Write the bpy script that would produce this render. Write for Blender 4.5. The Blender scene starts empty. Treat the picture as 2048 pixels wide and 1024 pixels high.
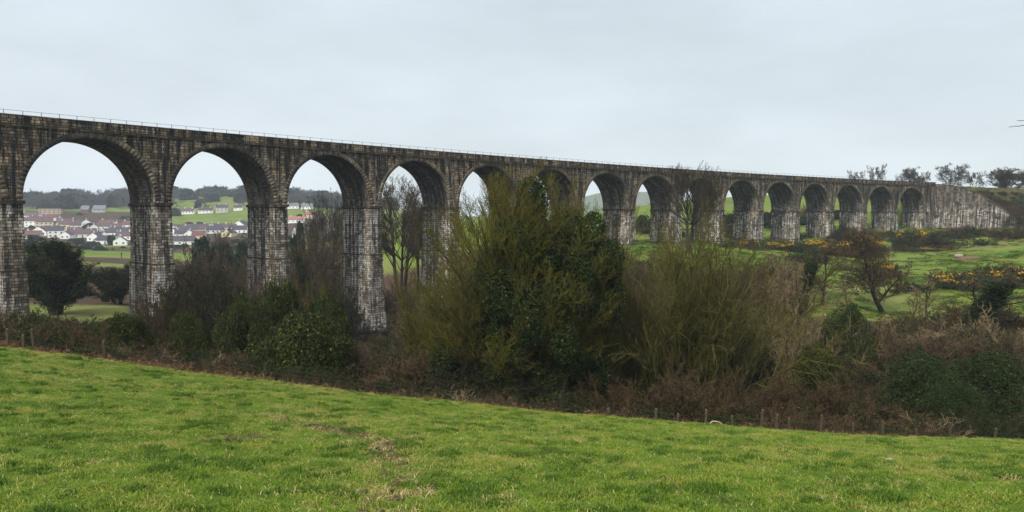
import bpy, math, random
import numpy as np
PI = math.pi
rng = np.random.default_rng(7)
scene = bpy.context.scene
COL = scene.collection
F, HZ, CX = 1505.5, 435.1, 1024.0          # focal length, horizon row and centre column of the photograph, in its pixels
SUN_EL, SUN_AZ = math.radians(42), math.radians(215)

# ------------------------------------------------------------------ helpers
def mesh(name, V, Fc, mats=(), uv=None, attr=None, smooth=False):
    """V (n,3); Fc a list of (m,k) int arrays (all faces of one array have k corners)"""
    if not isinstance(Fc, (list, tuple)): Fc = [Fc]
    V = np.asarray(V, dtype=np.float32).reshape(-1, 3)
    Fc = [np.asarray(f, dtype=np.int32) for f in Fc if len(f)]
    me = bpy.data.meshes.new(name)
    me.vertices.add(len(V)); me.vertices.foreach_set('co', V.ravel())
    loops = np.concatenate([f.ravel() for f in Fc])
    tot = np.concatenate([np.full(len(f), f.shape[1], np.int32) for f in Fc])
    st = np.concatenate([[0], np.cumsum(tot)[:-1]]).astype(np.int32)
    me.loops.add(len(loops)); me.loops.foreach_set('vertex_index', loops)
    me.polygons.add(len(tot)); me.polygons.foreach_set('loop_start', st); me.polygons.foreach_set('loop_total', tot)
    if smooth: me.polygons.foreach_set('use_smooth', np.ones(len(tot), bool))
    if uv is not None:
        l = me.uv_layers.new(name='UVMap'); l.data.foreach_set('uv', np.asarray(uv, np.float32).ravel())
    if attr:
        for k, a in attr.items():
            at = me.attributes.new(k, 'FLOAT', 'POINT'); at.data.foreach_set('value', np.asarray(a, np.float32))
    for m in mats: me.materials.append(m)
    me.update(); me.validate()
    return me

def link(name, me, parent=None, loc=None):
    o = bpy.data.objects.new(name, me); COL.objects.link(o)
    if parent is not None: o.parent = parent
    if loc is not None: o.location = loc
    return o

LABELS = {}
def tag(o, label, cat, group=None):
    if label in LABELS and not group: print('DUPLICATE LABEL', label)
    n = len(label.split())
    if n < 4 or n > 16: print('LABEL LENGTH', n, label)
    LABELS[label] = 1
    o['label'] = label; o['category'] = cat
    if group: o['group'] = group
    return o

def empty(name, loc=(0, 0, 0), rz=0.0):
    o = bpy.data.objects.new(name, None); COL.objects.link(o)
    o.empty_display_size = 0.2
    o.location = loc; o.rotation_euler = (0, 0, rz)
    return o

class MB:
    """collects quads with uv"""
    def __init__(s): s.v = []; s.f = []; s.uv = []
    def quad(s, p, uv=None):
        b = len(s.v); s.v += [tuple(q) for q in p]; s.f.append(tuple(range(b, b + len(p))))
        s.uv += list(uv) if uv is not None else [(0, 0)] * len(p)
    def box(s, x0, x1, y0, y1, z0, z1):
        P = lambda a, b, c: (a, b, c)
        s.quad([P(x0,y0,z0),P(x1,y0,z0),P(x1,y0,z1),P(x0,y0,z1)], [(x0,z0),(x1,z0),(x1,z1),(x0,z1)])
        s.quad([P(x1,y1,z0),P(x0,y1,z0),P(x0,y1,z1),P(x1,y1,z1)], [(x1,z0),(x0,z0),(x0,z1),(x1,z1)])
        s.quad([P(x0,y1,z0),P(x0,y0,z0),P(x0,y0,z1),P(x0,y1,z1)], [(y1,z0),(y0,z0),(y0,z1),(y1,z1)])
        s.quad([P(x1,y0,z0),P(x1,y1,z0),P(x1,y1,z1),P(x1,y0,z1)], [(y0,z0),(y1,z0),(y1,z1),(y0,z1)])
        s.quad([P(x0,y0,z1),P(x1,y0,z1),P(x1,y1,z1),P(x0,y1,z1)], [(x0,y0),(x1,y0),(x1,y1),(x0,y1)])
        s.quad([P(x0,y1,z0),P(x1,y1,z0),P(x1,y0,z0),P(x0,y0,z0)], [(x0,y1),(x1,y1),(x1,y0),(x0,y0)])
    def build(s, name, mat, attr=None):
        q = {}
        for f in s.f: q.setdefault(len(f), []).append(f)
        order = [i for k in q for f in q[k] for i in f]
        uv = np.asarray(s.uv, np.float32)[order]
        return mesh(name, s.v, [np.array(q[k]) for k in q], [mat], uv=uv, attr=attr)

def merge_meshes(parts):
    """parts: list of (V,F4) -> V,F"""
    V = []; Fs = []; b = 0
    for v, f in parts:
        V.append(v); Fs.append(f + b); b += len(v)
    return np.concatenate(V), np.concatenate(Fs)

# ------------------------------------------------------------------ materials
class NT:
    def __init__(s, name, kind='mat'):
        s.m = bpy.data.materials.new(name); s.m.use_nodes = True
        s.t = s.m.node_tree; s.t.nodes.clear()
    def n(s, typ, ins=None, **props):
        nd = s.t.nodes.new('ShaderNode' + typ)
        for k, v in props.items(): setattr(nd, k, v)
        for k, v in (ins or {}).items(): s.set(nd, k, v)
        return nd
    def set(s, nd, k, v):
        sock = nd.inputs[k]
        if isinstance(v, bpy.types.NodeSocket): s.t.links.new(v, sock)
        elif isinstance(v, (tuple, list)) and len(v) == 3 and sock.type == 'RGBA': sock.default_value = (*v, 1)
        else: sock.default_value = v
    def math(s, op, a, b=0.0, c=None, clamp=False):
        nd = s.n('Math', {0: a, 1: b}, operation=op, use_clamp=clamp)
        if c is not None: s.set(nd, 2, c)
        return nd.outputs[0]
    def mix(s, fac, a, b, blend='MIX'):
        nd = s.n('Mix', data_type='RGBA', blend_type=blend)
        s.set(nd, 0, fac); s.set(nd, 6, a); s.set(nd, 7, b)
        return nd.outputs[2]
    def ramp(s, fac, stops, interp='LINEAR'):
        nd = s.n('ValToRGB', {0: fac}); cr = nd.color_ramp; cr.interpolation = interp
        while len(cr.elements) < len(stops): cr.elements.new(0.5)
        for e, (p, c) in zip(cr.elements, stops):
            e.position = p; e.color = (*c, 1) if isinstance(c, (tuple, list)) else (c, c, c, 1)
        return nd.outputs[0]
    def noise(s, vec=None, scale=1.0, detail=3.0, rough=0.55, out=0):
        nd = s.n('TexNoise', {'Scale': scale, 'Detail': detail, 'Roughness': rough})
        if vec is not None: s.set(nd, 'Vector', vec)
        return nd.outputs[out]
    def mapping(s, vec, scale=(1, 1, 1), loc=(0, 0, 0)):
        return s.n('Mapping', {'Vector': vec, 'Scale': scale, 'Location': loc}).outputs[0]
    def maprange(s, v, a, b, c=0.0, d=1.0):
        return s.n('MapRange', {0: v, 1: a, 2: b, 3: c, 4: d}).outputs[0]
    def sep(s, vec): return s.n('SeparateXYZ', {0: vec}).outputs
    def pos(s): return s.n('NewGeometry').outputs['Position']
    def out(s, col, rough=0.9, bump=None, bdist=0.1, bstr=1.0, spec=0.2, trans=None):
        p = s.n('BsdfPrincipled', {'Base Color': col, 'Roughness': rough, 'Specular IOR Level': spec})
        if bump is not None:
            s.set(p, 'Normal', s.n('Bump', {'Strength': bstr, 'Distance': bdist, 'Height': bump}).outputs[0])
        res = p.outputs[0]
        if trans is not None:
            tr = s.n('BsdfTranslucent', {'Color': col})
            res = s.n('MixShader', {0: trans, 1: res, 2: tr.outputs[0]}).outputs[0]
        o = s.n('OutputMaterial'); s.t.links.new(res, o.inputs[0])
        return s.m

def mat_stone(name, white=1.0, tint=(1, 1, 1), black=1.0, bw=0.92, rh=0.43):
    t = NT(name); uv = t.n('TexCoord').outputs['UV']
    wob = t.mix(0.02, uv, t.noise(uv, 1.3, 2, out=1))
    br = t.n('TexBrick', {'Vector': wob, 'Color1': (0, 0, 0), 'Color2': (1, 1, 1), 'Mortar': (0.5, 0.5, 0.5), 'Scale': 1.0,
                          'Mortar Size': 0.045, 'Mortar Smooth': 0.6, 'Bias': 0.0, 'Brick Width': bw, 'Row Height': rh})
    br.offset = 0.5; br.squash = 0.72; br.squash_frequency = 3
    r = t.n('RGBToBW', {0: br.outputs[0]}).outputs[0]
    big = t.noise(uv, 0.22, 4, 0.6)
    v = t.math('ADD', t.math('MULTIPLY', r, 0.50), t.math('MULTIPLY', t.maprange(big, 0.3, 0.7), 0.50))
    c = t.ramp(v, [(0.0, (.022, .018, .013)), (0.32, (.080, .066, .047)), (0.62, (.185, .155, .115)), (1.0, (.36, .315, .25))])
    c = t.mix(t.maprange(t.noise(uv, 3.1, 5, 0.7), 0.42, 0.75), c, (.045, .040, .030))
    c = t.mix(1.0, c, tint, 'MULTIPLY')
    z = t.sep(t.pos())[2]
    # black weathering runs, strongest below the string course
    nb = t.noise(t.mapping(uv, (0.85, 0.085, 1)), 1.0, 5, 0.62)
    nb2 = t.noise(t.mapping(uv, (2.6, 0.16, 1), (3, 7, 0)), 1.0, 4, 0.6)
    bm = t.math('MULTIPLY', t.maprange(t.math('ADD', t.math('MULTIPLY', nb, .65), t.math('MULTIPLY', nb2, .35)), 0.455, 0.525),
                t.maprange(z, -14, 6, 0.62 * black, 1.0 * black))
    c = t.mix(bm, c, (.014, .013, .012))
    # white lime runs, strongest low on the piers, broken by the courses
    nw = t.noise(t.mapping(uv, (1.5, 0.06, 1), (11, 3, 0)), 1.0, 5, 0.7)
    nf = t.noise(t.mapping(uv, (5.5, 0.9, 1), (1, 2, 0)), 1.0, 4, 0.7)
    wm = t.math('MULTIPLY', t.maprange(nw, 0.475, 0.575), t.maprange(nf, 0.38, 0.52))
    wm = t.math('MULTIPLY', wm, t.maprange(r, .15, .45, .25, 1.1))
    wm = t.math('MULTIPLY', wm, t.maprange(t.noise(uv, .3, 2), .38, .56, .25, 1.15))
    wm = t.math('MULTIPLY', wm, t.maprange(z, 1.5, 6, 0.9 * white, 0.16 * white))
    wm = t.math('MULTIPLY', wm, t.math('SUBTRACT', 1.0, t.math('MULTIPLY', br.outputs[1], 0.75)))
    c = t.mix(wm, c, (.74, .71, .68))
    c = t.mix(br.outputs[1], c, (.016, .014, .012))
    h = t.math('ADD', t.math('MULTIPLY', t.math('SUBTRACT', 1.0, br.outputs[1]), 0.6),
               t.math('MULTIPLY', t.noise(uv, 3.4, 5, 0.65), 0.55))
    h = t.math('ADD', h, t.math('MULTIPLY', r, 0.25))
    return t.out(c, 0.93, h, 0.34, 1.0, 0.15)

def mat_voussoir():
    t = NT('voussoir_stone')
    r = t.n('NewGeometry').outputs['Random Per Island']
    p = t.pos()
    c = t.ramp(r, [(0, (.07, .058, .04)), (.4, (.12, .096, .062)), (.75, (.17, .14, .092)), (1, (.25, .21, .15))])
    c = t.mix(t.maprange(t.noise(p, 0.11, 2), .44, .62), c, (.035, .030, .025))
    c = t.mix(t.maprange(t.noise(p, 1.8, 5, .7), .45, .72), c, (.04, .035, .028))
    return t.out(c, .93, t.noise(p, 3.5, 5), .15)

def mat_bark(name, dark, light, scale=2.0, moss=None, mossamt=0.5):
    t = NT(name)
    p = t.n('TexCoord').outputs['Object']
    rnd = t.n('ObjectInfo').outputs['Random']
    ri = t.n('NewGeometry').outputs['Random Per Island']
    c = t.mix(t.maprange(t.math('ADD', t.math('MULTIPLY', t.noise(p, scale, 3), .6), t.math('MULTIPLY', ri, .4)), .3, .72), dark, light)
    if moss:
        c = t.mix(t.math('MULTIPLY', t.maprange(t.noise(p, scale * .35, 2), .38, .6), mossamt), c, moss)
    c = t.mix(t.math('MULTIPLY', rnd, .35), c, tuple(x * .55 for x in light))
    return t.out(c, .9, spec=.1)

def mat_leaf(name, dark, light, spot=None, spotamt=.1, trans=.12, rough=.7):
    t = NT(name)
    p = t.n('TexCoord').outputs['Object']
    ri = t.n('NewGeometry').outputs['Random Per Island']
    rnd = t.n('ObjectInfo').outputs['Random']
    c = t.mix(t.math('ADD', t.math('MULTIPLY', ri, .6), t.math('MULTIPLY', t.maprange(t.noise(p, .6, 3), .3, .7), .4)), dark, light)
    if spot:
        c = t.mix(t.math('GREATER_THAN', t.math('FRACT', t.math('MULTIPLY', ri, 37.7)), 1 - spotamt), c, spot)
    c = t.mix(t.math('MULTIPLY', rnd, .3), c, tuple(x * .7 for x in dark))
    return t.out(c, rough, spec=.12, trans=trans)

def mat_plain(name, c, rough=.8, var=.25, scale=1.5, spec=.2):
    t = NT(name)
    p = t.pos()
    rnd = t.n('ObjectInfo').outputs['Random']
    v = t.math('ADD', t.math('MULTIPLY', t.maprange(t.noise(p, scale, 4), .3, .7), .6), t.math('MULTIPLY', rnd, .4))
    col = t.mix(v, tuple(x * (1 - var) for x in c), tuple(min(1, x * (1 + var * .6)) for x in c))
    return t.out(col, rough, spec=spec)

STONE = mat_stone('masonry', 0.85, (1.7, 1.64, 1.58), .9)
STONE_UP = mat_stone('spandrel_masonry', 0.6, (1.7, 1.5, 1.22), .97)
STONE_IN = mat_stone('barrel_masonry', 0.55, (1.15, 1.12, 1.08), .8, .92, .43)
STONE_WING = mat_stone('wing_masonry', .75, (1.2, 1.17, 1.18), .7, .95, .5)
STONE_TRIM = mat_stone('trim_masonry', 0.1, (.72, .66, .55), .6, 1.4, .6)
VOUS = mat_voussoir()
IRON = mat_plain('painted_iron', (.06, .06, .06), .5)

# ------------------------------------------------------------------ viaduct, on its gently curved line
VX, VY, VT, VK, PIT, PW, VW = -67.8361, 104.6691, .8684, -.0010698, 20.6966, 2.5313, 9.6
def path(s):
    th = VT + VK * s
    return VX + (np.sin(th) - math.sin(VT)) / VK, VY - (np.cos(th) - math.cos(VT)) / VK, th
def at(s, w, z):
    x, y, th = path(s)
    return (float(x - w * math.sin(th)), float(y + w * math.cos(th)), float(z))
ZSPR, ZB, ZR, ZTOP = 2.35, 2.62, 12.55, 14.17      # impost, foot of barrel, string course, top of parapet
VR = (PIT - PW) / 2

# ------------------------------------------------------------------ terrain
def uY(px, Y): return (px - CX) / F * Y
CP = []
def cp(px, Y, py=None, z=None):
    CP.append((((px - CX) / F), math.log(Y), (-(py - HZ) / F * Y) if z is None else z))
for px, py in ((0,712),(400,765),(1024,846),(1500,888),(2048,918)): cp(px, 54, py)
cp(-600,50,z=-6); cp(2600,58,z=-21)
for px, z in ((-600,-8),(0,-12.3),(400,-14.8),(1024,-18.6),(1500,-18.6),(2048,-18.2),(2600,-20)): cp(px, 75, z=z)
for px, z in ((-600,-10),(30,-14.8),(400,-18.5),(1024,-21.5),(1500,-18),(1800,-16.4),(2048,-16.4),(2600,-15)): cp(px, 103, z=z)
for px, Y, py in ((115,125,640),(330,125,655),(560,135,690),(720,150,676),(1000,150,650),(1250,140,590),(1650,125,612),(1765,131,628),
                  (1900,150,577),(2048,150,570),(900,170,640),(1050,180,565),(1167,190,515),(1240,190,505),(1400,200,500),(1520,215,500),
                  (1700,190,532),(1900,200,516),(2040,220,482),(1270,207,490),(1362,221,490),(1447,234,488),(1525,247,486),(1600,259,482),
                  (1668,271,478),(1733,282,468),(1795,293,462),(1855,304,457),(2010,283,458),(1185,300,450),(1185,420,429),(1280,300,446),
                  (1280,420,412),(1455,300,458),(1455,420,398),(1605,420,390),(1605,310,455),(1750,420,385),(1750,340,430),
                  (1280,600,416),(1605,600,402),(1185,600,436),(800,230,580),(800,300,475),(950,260,482),(950,350,454),(650,250,560),
                  (650,350,510),(650,500,482),(600,800,446),(600,900,427),(600,1100,400),(800,500,452),(800,900,436),(800,1200,420),
                  (1000,900,442),(1000,1400,437),(50,150,622),(200,150,618),(200,220,565),(200,300,536),(200,430,508),(200,560,490),
                  (200,700,464),(200,850,440),(200,950,423),(200,1100,408),(200,1300,397),(420,220,590),(420,300,548),(420,430,515),
                  (420,560,491),(420,700,464),(420,850,450),(420,950,427),(420,1000,417),(420,1150,396),(420,1300,391)):
    cp(px, Y, py)
for px, Y, z in ((2600,150,-8),(2600,220,-1),(2300,300,4),(1900,450,17),(2300,450,19),(1900,700,18),(2600,700,20),(-500,150,-10),(-500,300,-15),
                 (-500,600,-16),(-500,1000,10),(-500,1300,30),(2600,1300,24),(200,2500,18),(1200,2500,-8),(2000,2500,12),(200,4500,10),(1200,4500,-12),
                 (2600,4500,0),(-900,4500,0),(-900,150,-8),(-900,1300,25)):
    cp(px, Y, z=z)
CP = np.array(CP)
def tps_k(d2): return np.where(d2 > 1e-12, 0.5 * d2 * np.log(np.maximum(d2, 1e-12)), 0.0)
_n = len(CP); _A = np.zeros((_n + 3, _n + 3))
_p = np.c_[CP[:, 0] * 1.6, CP[:, 1]]
_d2 = ((_p[:, None] - _p[None]) ** 2).sum(-1)
_A[:_n, :_n] = tps_k(_d2) + np.eye(_n) * 2e-3; _A[:_n, _n] = 1; _A[:_n, _n + 1:] = _p; _A[_n, :_n] = 1; _A[_n + 1:, :_n] = _p.T
_w = np.linalg.solve(_A, np.r_[CP[:, 2], 0, 0, 0])
def tps(X, Y):
    Y = np.maximum(Y, 20.0); q = np.c_[X / Y * 1.6, np.log(Y)]
    out = np.empty(len(q))
    for i in range(0, len(q), 20000):
        b = q[i:i + 20000]
        out[i:i + 20000] = tps_k(((b[:, None] - _p[None]) ** 2).sum(-1)) @ _w[:_n] + _w[_n] + b @ _w[_n + 1:]
    return out
def sst(a, b, x):
    t = np.clip((x - a) / (b - a), 0, 1); return t * t * (3 - 2 * t)
def wav(X, Y, s, seed=0):
    r = np.random.default_rng(seed); z = 0
    for k in range(5):
        a = r.uniform(0, 6.28); f = s * r.uniform(.6, 1.7); z = z + np.sin((X * math.cos(a) + Y * math.sin(a)) * f + r.uniform(0, 6.28) + 1.3 * np.sin((X * math.sin(a) - Y * math.cos(a)) * f * .7))
    return z / 5
# foreground field: least-squares surface through its far edge
def Yedge(X): return 49 + .09 * X
_e = [(0,700),(200,720),(400,748),(700,786),(1024,823),(1300,849),(1500,866),(1800,883),(2048,894)]
_X = []; _b = []
for px, py in _e:
    u = (px - CX) / F; Y = 49 / (1 - .09 * u); X = u * Y
    _X.append((X, Y, X * X, X * Y)); _b.append(-(py - HZ) / F * Y + 1.65)
_fc = np.linalg.lstsq(np.array(_X), np.array(_b), rcond=None)[0]
def zfield(X, Y):
    Xc = np.clip(X, -60, 60)
    z = -1.65 + _fc[0] * Xc + _fc[1] * Y + _fc[2] * Xc * Xc + _fc[3] * Xc * Y
    return z + .10 * wav(X, Y, .35, 1) * sst(4, 12, Y) + .06 * wav(X, Y, 1.5, 2) + .03 * wav(X, Y, 4.0, 6)
# wing wall and embankment beyond the last pier
WA = np.array(at(15 * PIT + 3.4, .2, 0))[:2]; WB = np.array([190.6, 285.0])
def embank(X, Y, z):
    # distance from the railway line beyond the abutment
    s0 = 15 * PIT + 4.0
    ss = np.linspace(s0, s0 + 700, 240); ax, ay, th = path(ss)
    ax = ax - VW / 2 * np.sin(th); ay = ay + VW / 2 * np.cos(th)
    m = (X > 120) & (Y > 200) & (Y < 900)
    idx = np.nonzero(m)[0]
    if len(idx) == 0: return z
    x = X[idx]; y = Y[idx]
    d = np.full(len(idx), 1e9); sgn = np.zeros(len(idx))
    for i in range(len(ss)):
        dd = np.hypot(x - ax[i], y - ay[i]); c = dd < d; d = np.where(c, dd, d)
    top = ZR + .25
    e = top - np.maximum(0, d - 6.0) * .64
    tw = WB - WA; L = np.hypot(*tw); tw = tw / L; nw = np.array([-tw[1], tw[0]])
    if nw @ np.array([1.0, 0.3]) < 0: nw = -nw
    side = (x - WA[0]) * nw[0] + (y - WA[1]) * nw[1]
    alo = (x - WA[0]) * tw[0] + (y - WA[1]) * tw[1]
    ok = np.where(alo > -2, sst(.15, .9, side), sst(2.0, 3.0, side - 1))
    e = np.where(ok > 0, e * ok + (-50) * (1 - ok), -50)
    z = z.copy(); z[idx] = np.maximum(z[idx], e)
    return z
def ground(X, Y):
    X = np.atleast_1d(np.asarray(X, float)); Y = np.atleast_1d(np.asarray(Y, float))
    ye = Yedge(X)
    z = tps(X, Y) + .35 * wav(X, Y, .12, 5) * sst(55, 90, Y) * np.clip(1.5 - Y / 400, 0, 1)
    k = sst(0, 7, Y - ye)
    z = (zfield(X, np.minimum(Y, ye + 3)) - .16) * (1 - k) + z * k
    z = np.where(Y < ye - .5, zfield(X, Y) - .4, z)
    return embank(X, Y, z)
def gz(X, Y): return float(ground(X, Y)[0])

def mat_ground():
    t = NT('rough_ground'); p = t.pos()
    g = t.n('Attribute', attribute_name='grass').outputs['Fac']
    n1 = t.noise(p, .06, 5, .6); n2 = t.noise(p, .9, 5, .65)
    green = t.ramp(n1, [(.3, (.055, .098, .011)), (.5, (.098, .150, .018)), (.7, (.155, .172, .035))])
    green = t.mix(t.maprange(n2, .45, .75), green, (.05, .075, .015))
    green = t.mix(t.math('MULTIPLY', t.maprange(t.noise(p, .021, 4), .5, .62), .6), green, (.15, .13, .055))
    brown = t.ramp(n2, [(.3, (.022, .014, .009)), (.55, (.055, .036, .022)), (.75, (.10, .062, .036))])
    c = t.mix(t.maprange(t.math('ADD', g, t.math('MULTIPLY', t.math('SUBTRACT', n2, .5), .9)), .35, .65), brown, green)
    return t.out(c, .95, t.noise(p, 2.2, 5), .25, spec=.05)
def mat_pasture():
    t = NT('pasture_turf'); p = t.pos()
    mud = t.n('Attribute', attribute_name='mud').outputs['Fac']
    n1 = t.noise(p, .8, 5, .6); n2 = t.noise(p, 6.0, 5, .7)
    c = t.ramp(n1, [(.3, (.035, .070, .008)), (.55, (.07, .12, .014)), (.75, (.14, .15, .04))])
    c = t.mix(t.maprange(n2, .5, .8), c, (.03, .045, .01))
    c = t.mix(t.maprange(t.math('ADD', mud, t.math('MULTIPLY', t.math('SUBTRACT', n2, .5), 1.2)), .4, .6), c,
              t.ramp(n2, [(.35, (.034, .024, .014)), (.55, (.10, .075, .042)), (.7, (.22, .17, .085))]))
    return t.out(c, .95, n2, .08, spec=.05)

def lie(px, py):
    d = np.array([(px - CX) / F, 1, -(py - HZ) / F]); lo, hi = 5., 50.
    for _ in range(50):
        md = (lo + hi) / 2
        if d[2] * md > zfield(np.array([d[0] * md]), np.array([md]))[0]: lo = md
        else: hi = md
    return d * lo
# pasture sheet, finer near the camera
MUD = [(lie(a,b)[0],lie(a,b)[1],c) for a,b,c in ((505,833,.3),(548,842,.8),(600,853,1.),(650,862,1.1),(698,873,1.1),(735,885,.9),(770,893,.9),(752,912,.7),(775,922,.8),(790,945,.5),(780,962,.55),(805,985,.5),(770,1003,.5),(740,1020,.6),(720,1040,.5))]
def mudmask(X, Y):
    m = np.zeros_like(X)
    for (x0, y0, a0), (x1, y1, a1) in zip(MUD[:-1], MUD[1:]):
        L2 = (x1 - x0) ** 2 + (y1 - y0) ** 2
        s = np.clip(((X - x0) * (x1 - x0) + (Y - y0) * (y1 - y0)) / L2, 0, 1)
        d = np.hypot(X - x0 - s * (x1 - x0), Y - y0 - s * (y1 - y0))
        m = np.maximum(m, (a0 + (a1 - a0) * s) * np.clip(1.25 - d / (.34 + .16 * s), 0, 1))
    p_ = lie(470, 882); m2 = np.clip(1.2 - np.hypot((X - p_[0]) / 1.0, (Y - p_[1]) / 1.5), 0, 1) * .6
    return np.maximum(m, m2)
_ny = 240; _nx = 260
_tt = np.linspace(0, 1, _ny) ** 1.15; _xx = np.sinh(np.linspace(-2.2, 2.2, _nx)) / math.sinh(2.2) * 75
_Xg, _Tg = np.meshgrid(_xx, _tt); _Yg = -20 + _Tg * (Yedge(_Xg) + 20.4)
_Xf = _Xg.ravel(); _Yf = _Yg.ravel(); _mud = mudmask(_Xf, _Yf)
_Zf = zfield(_Xf, _Yf) + _mud * (.05 * np.abs(wav(_Xf, _Yf, 9, 4)) - .05)
_last = np.repeat([False] * (_ny - 1) + [True], _nx); _Zf = np.where(_last, _Zf - .35, _Zf)
def gridf(ny, nx):
    i = np.arange(ny - 1)[:, None] * nx + np.arange(nx - 1)[None]
    i = i.ravel(); return np.c_[i, i + 1, i + nx + 1, i + nx]
pasture = link('pasture', mesh('pasture', np.c_[_Xf, _Yf, _Zf], gridf(_ny, _nx), [mat_pasture()], attr={'mud': _mud}, smooth=True))
pasture['kind'] = 'structure'

# valley and hills: one sheet from the far edge of the pasture to the horizon
_uu = np.unique(np.r_[np.linspace(-2.4, -.8, 90), np.linspace(-.8, .8, 640), np.linspace(.8, 2.4, 90)])
_t = np.r_[np.linspace(0, 20, 30)[:-1], np.geomspace(20, 225, 170)[:-1], np.linspace(225, 300, 130)[:-1], np.geomspace(300, 3500, 150)]
_U, _T = np.meshgrid(_uu, _t); _Y0 = 49 / (1 - .09 * np.clip(_U, -1.5, 1.5)) - 1.2; _Yt = _Y0 + _T; _Xt = _U * _Yt
_Xt = _Xt.ravel(); _Yt = _Yt.ravel()
_Zt = ground(_Xt, _Yt)
_pxx = CX + F * _Xt / _Yt
_gm = np.zeros_like(_Xt)
_gm = np.maximum(_gm, sst(1130, 1200, _pxx + 8 * wav(_Xt, _Yt, .1, 3)) * sst(150, 175, _Yt))                      # meadow below the viaduct
_gm = np.maximum(_gm, sst(1555, 1620, _pxx) * sst(112, 128, _Yt + 6 * wav(_Xt, _Yt, .08, 8)))
_gm = np.maximum(_gm, (1 - sst(620, 700, _pxx)) * sst(300, 330, _Yt) * np.where((_Yt > 345) & (_Yt < 395), .15, 1) * np.where((_Yt > 480) & (_Yt < 540), .35, 1) * np.where((_Yt > 555) & (_Yt < 850), .3, 1))
_gm = np.maximum(_gm, sst(600, 760, _pxx) * sst(235, 260, _Yt))
_gm = np.maximum(_gm, .8 * (1 - sst(230, 300, _pxx)) * sst(112, 120, _Yt) * (1 - sst(150, 175, _Yt)))
_gm = np.where((_pxx < 280) & (_Yt > 850) & (_Yt < 960), .3, _gm)
_gm = np.where((_Yt > 1040) & (_pxx < 280), .2, _gm)
_ax, _ay, _ = path(np.linspace(15 * PIT, 15 * PIT + 600, 120))
_de = np.min(np.hypot(_Xt[:, None] - _ax[None, ::3], _Yt[:, None] - _ay[None, ::3]), 1)
_gm = np.where((_de < 26) & (_Xt > 170), .40, _gm)
ground_obj = link('ground', mesh('ground', np.c_[_Xt, _Yt, _Zt], gridf(len(_t), len(_uu)), [mat_ground()], attr={'grass': _gm}, smooth=True))
ground_obj['kind'] = 'structure'

# stream glinting below the town, and blue hills on the horizon
t = NT('stream_water'); WATER = t.out((.05, .07, .09), .08, t.noise(t.pos(), 1.2, 3), .02, spec=.5)
_s = np.linspace(0, 1, 40); _sx = uY(60, 300) + _s * (uY(420, 285) - uY(60, 300)); _sy = 302 - 20 * _s + 5 * np.sin(_s * 9)
_sz = ground(_sx, _sy).min() + np.zeros(40) + .9
V = np.r_[np.c_[_sx, _sy - 3.5, _sz], np.c_[_sx, _sy + 4, _sz]]
i = np.arange(39)
o = link('stream', mesh('stream', V, np.c_[i, i + 1, i + 41, i + 40], [WATER])); o['kind'] = 'structure'
t = NT('hill_cover'); p = t.pos()
HILL = t.out(t.mix(t.maprange(t.noise(p, .006, 5), .4, .6), (.05, .075, .03), (.09, .08, .05)), .95)
hx = np.linspace(-105, 1365, 150); hy = np.linspace(2260, 2940, 30); HX, HY = np.meshgrid(hx, hy)
prof = np.exp(-((HX - 400) / 294) ** 2) * 1.0 + .55 * np.exp(-((HX - 919) / 220) ** 2) + .35 * np.exp(-((HX + 26) / 210) ** 2)
HZm = -22 + 112 * prof * np.exp(-((HY - 2600) / 200) ** 2) + 5 * wav(HX, HY, .023, 9)
o = link('distant_hills', mesh('distant_hills', np.c_[HX.ravel(), HY.ravel(), HZm.ravel()], gridf(30, 150), [HILL], smooth=True)); o['kind'] = 'structure'

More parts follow.
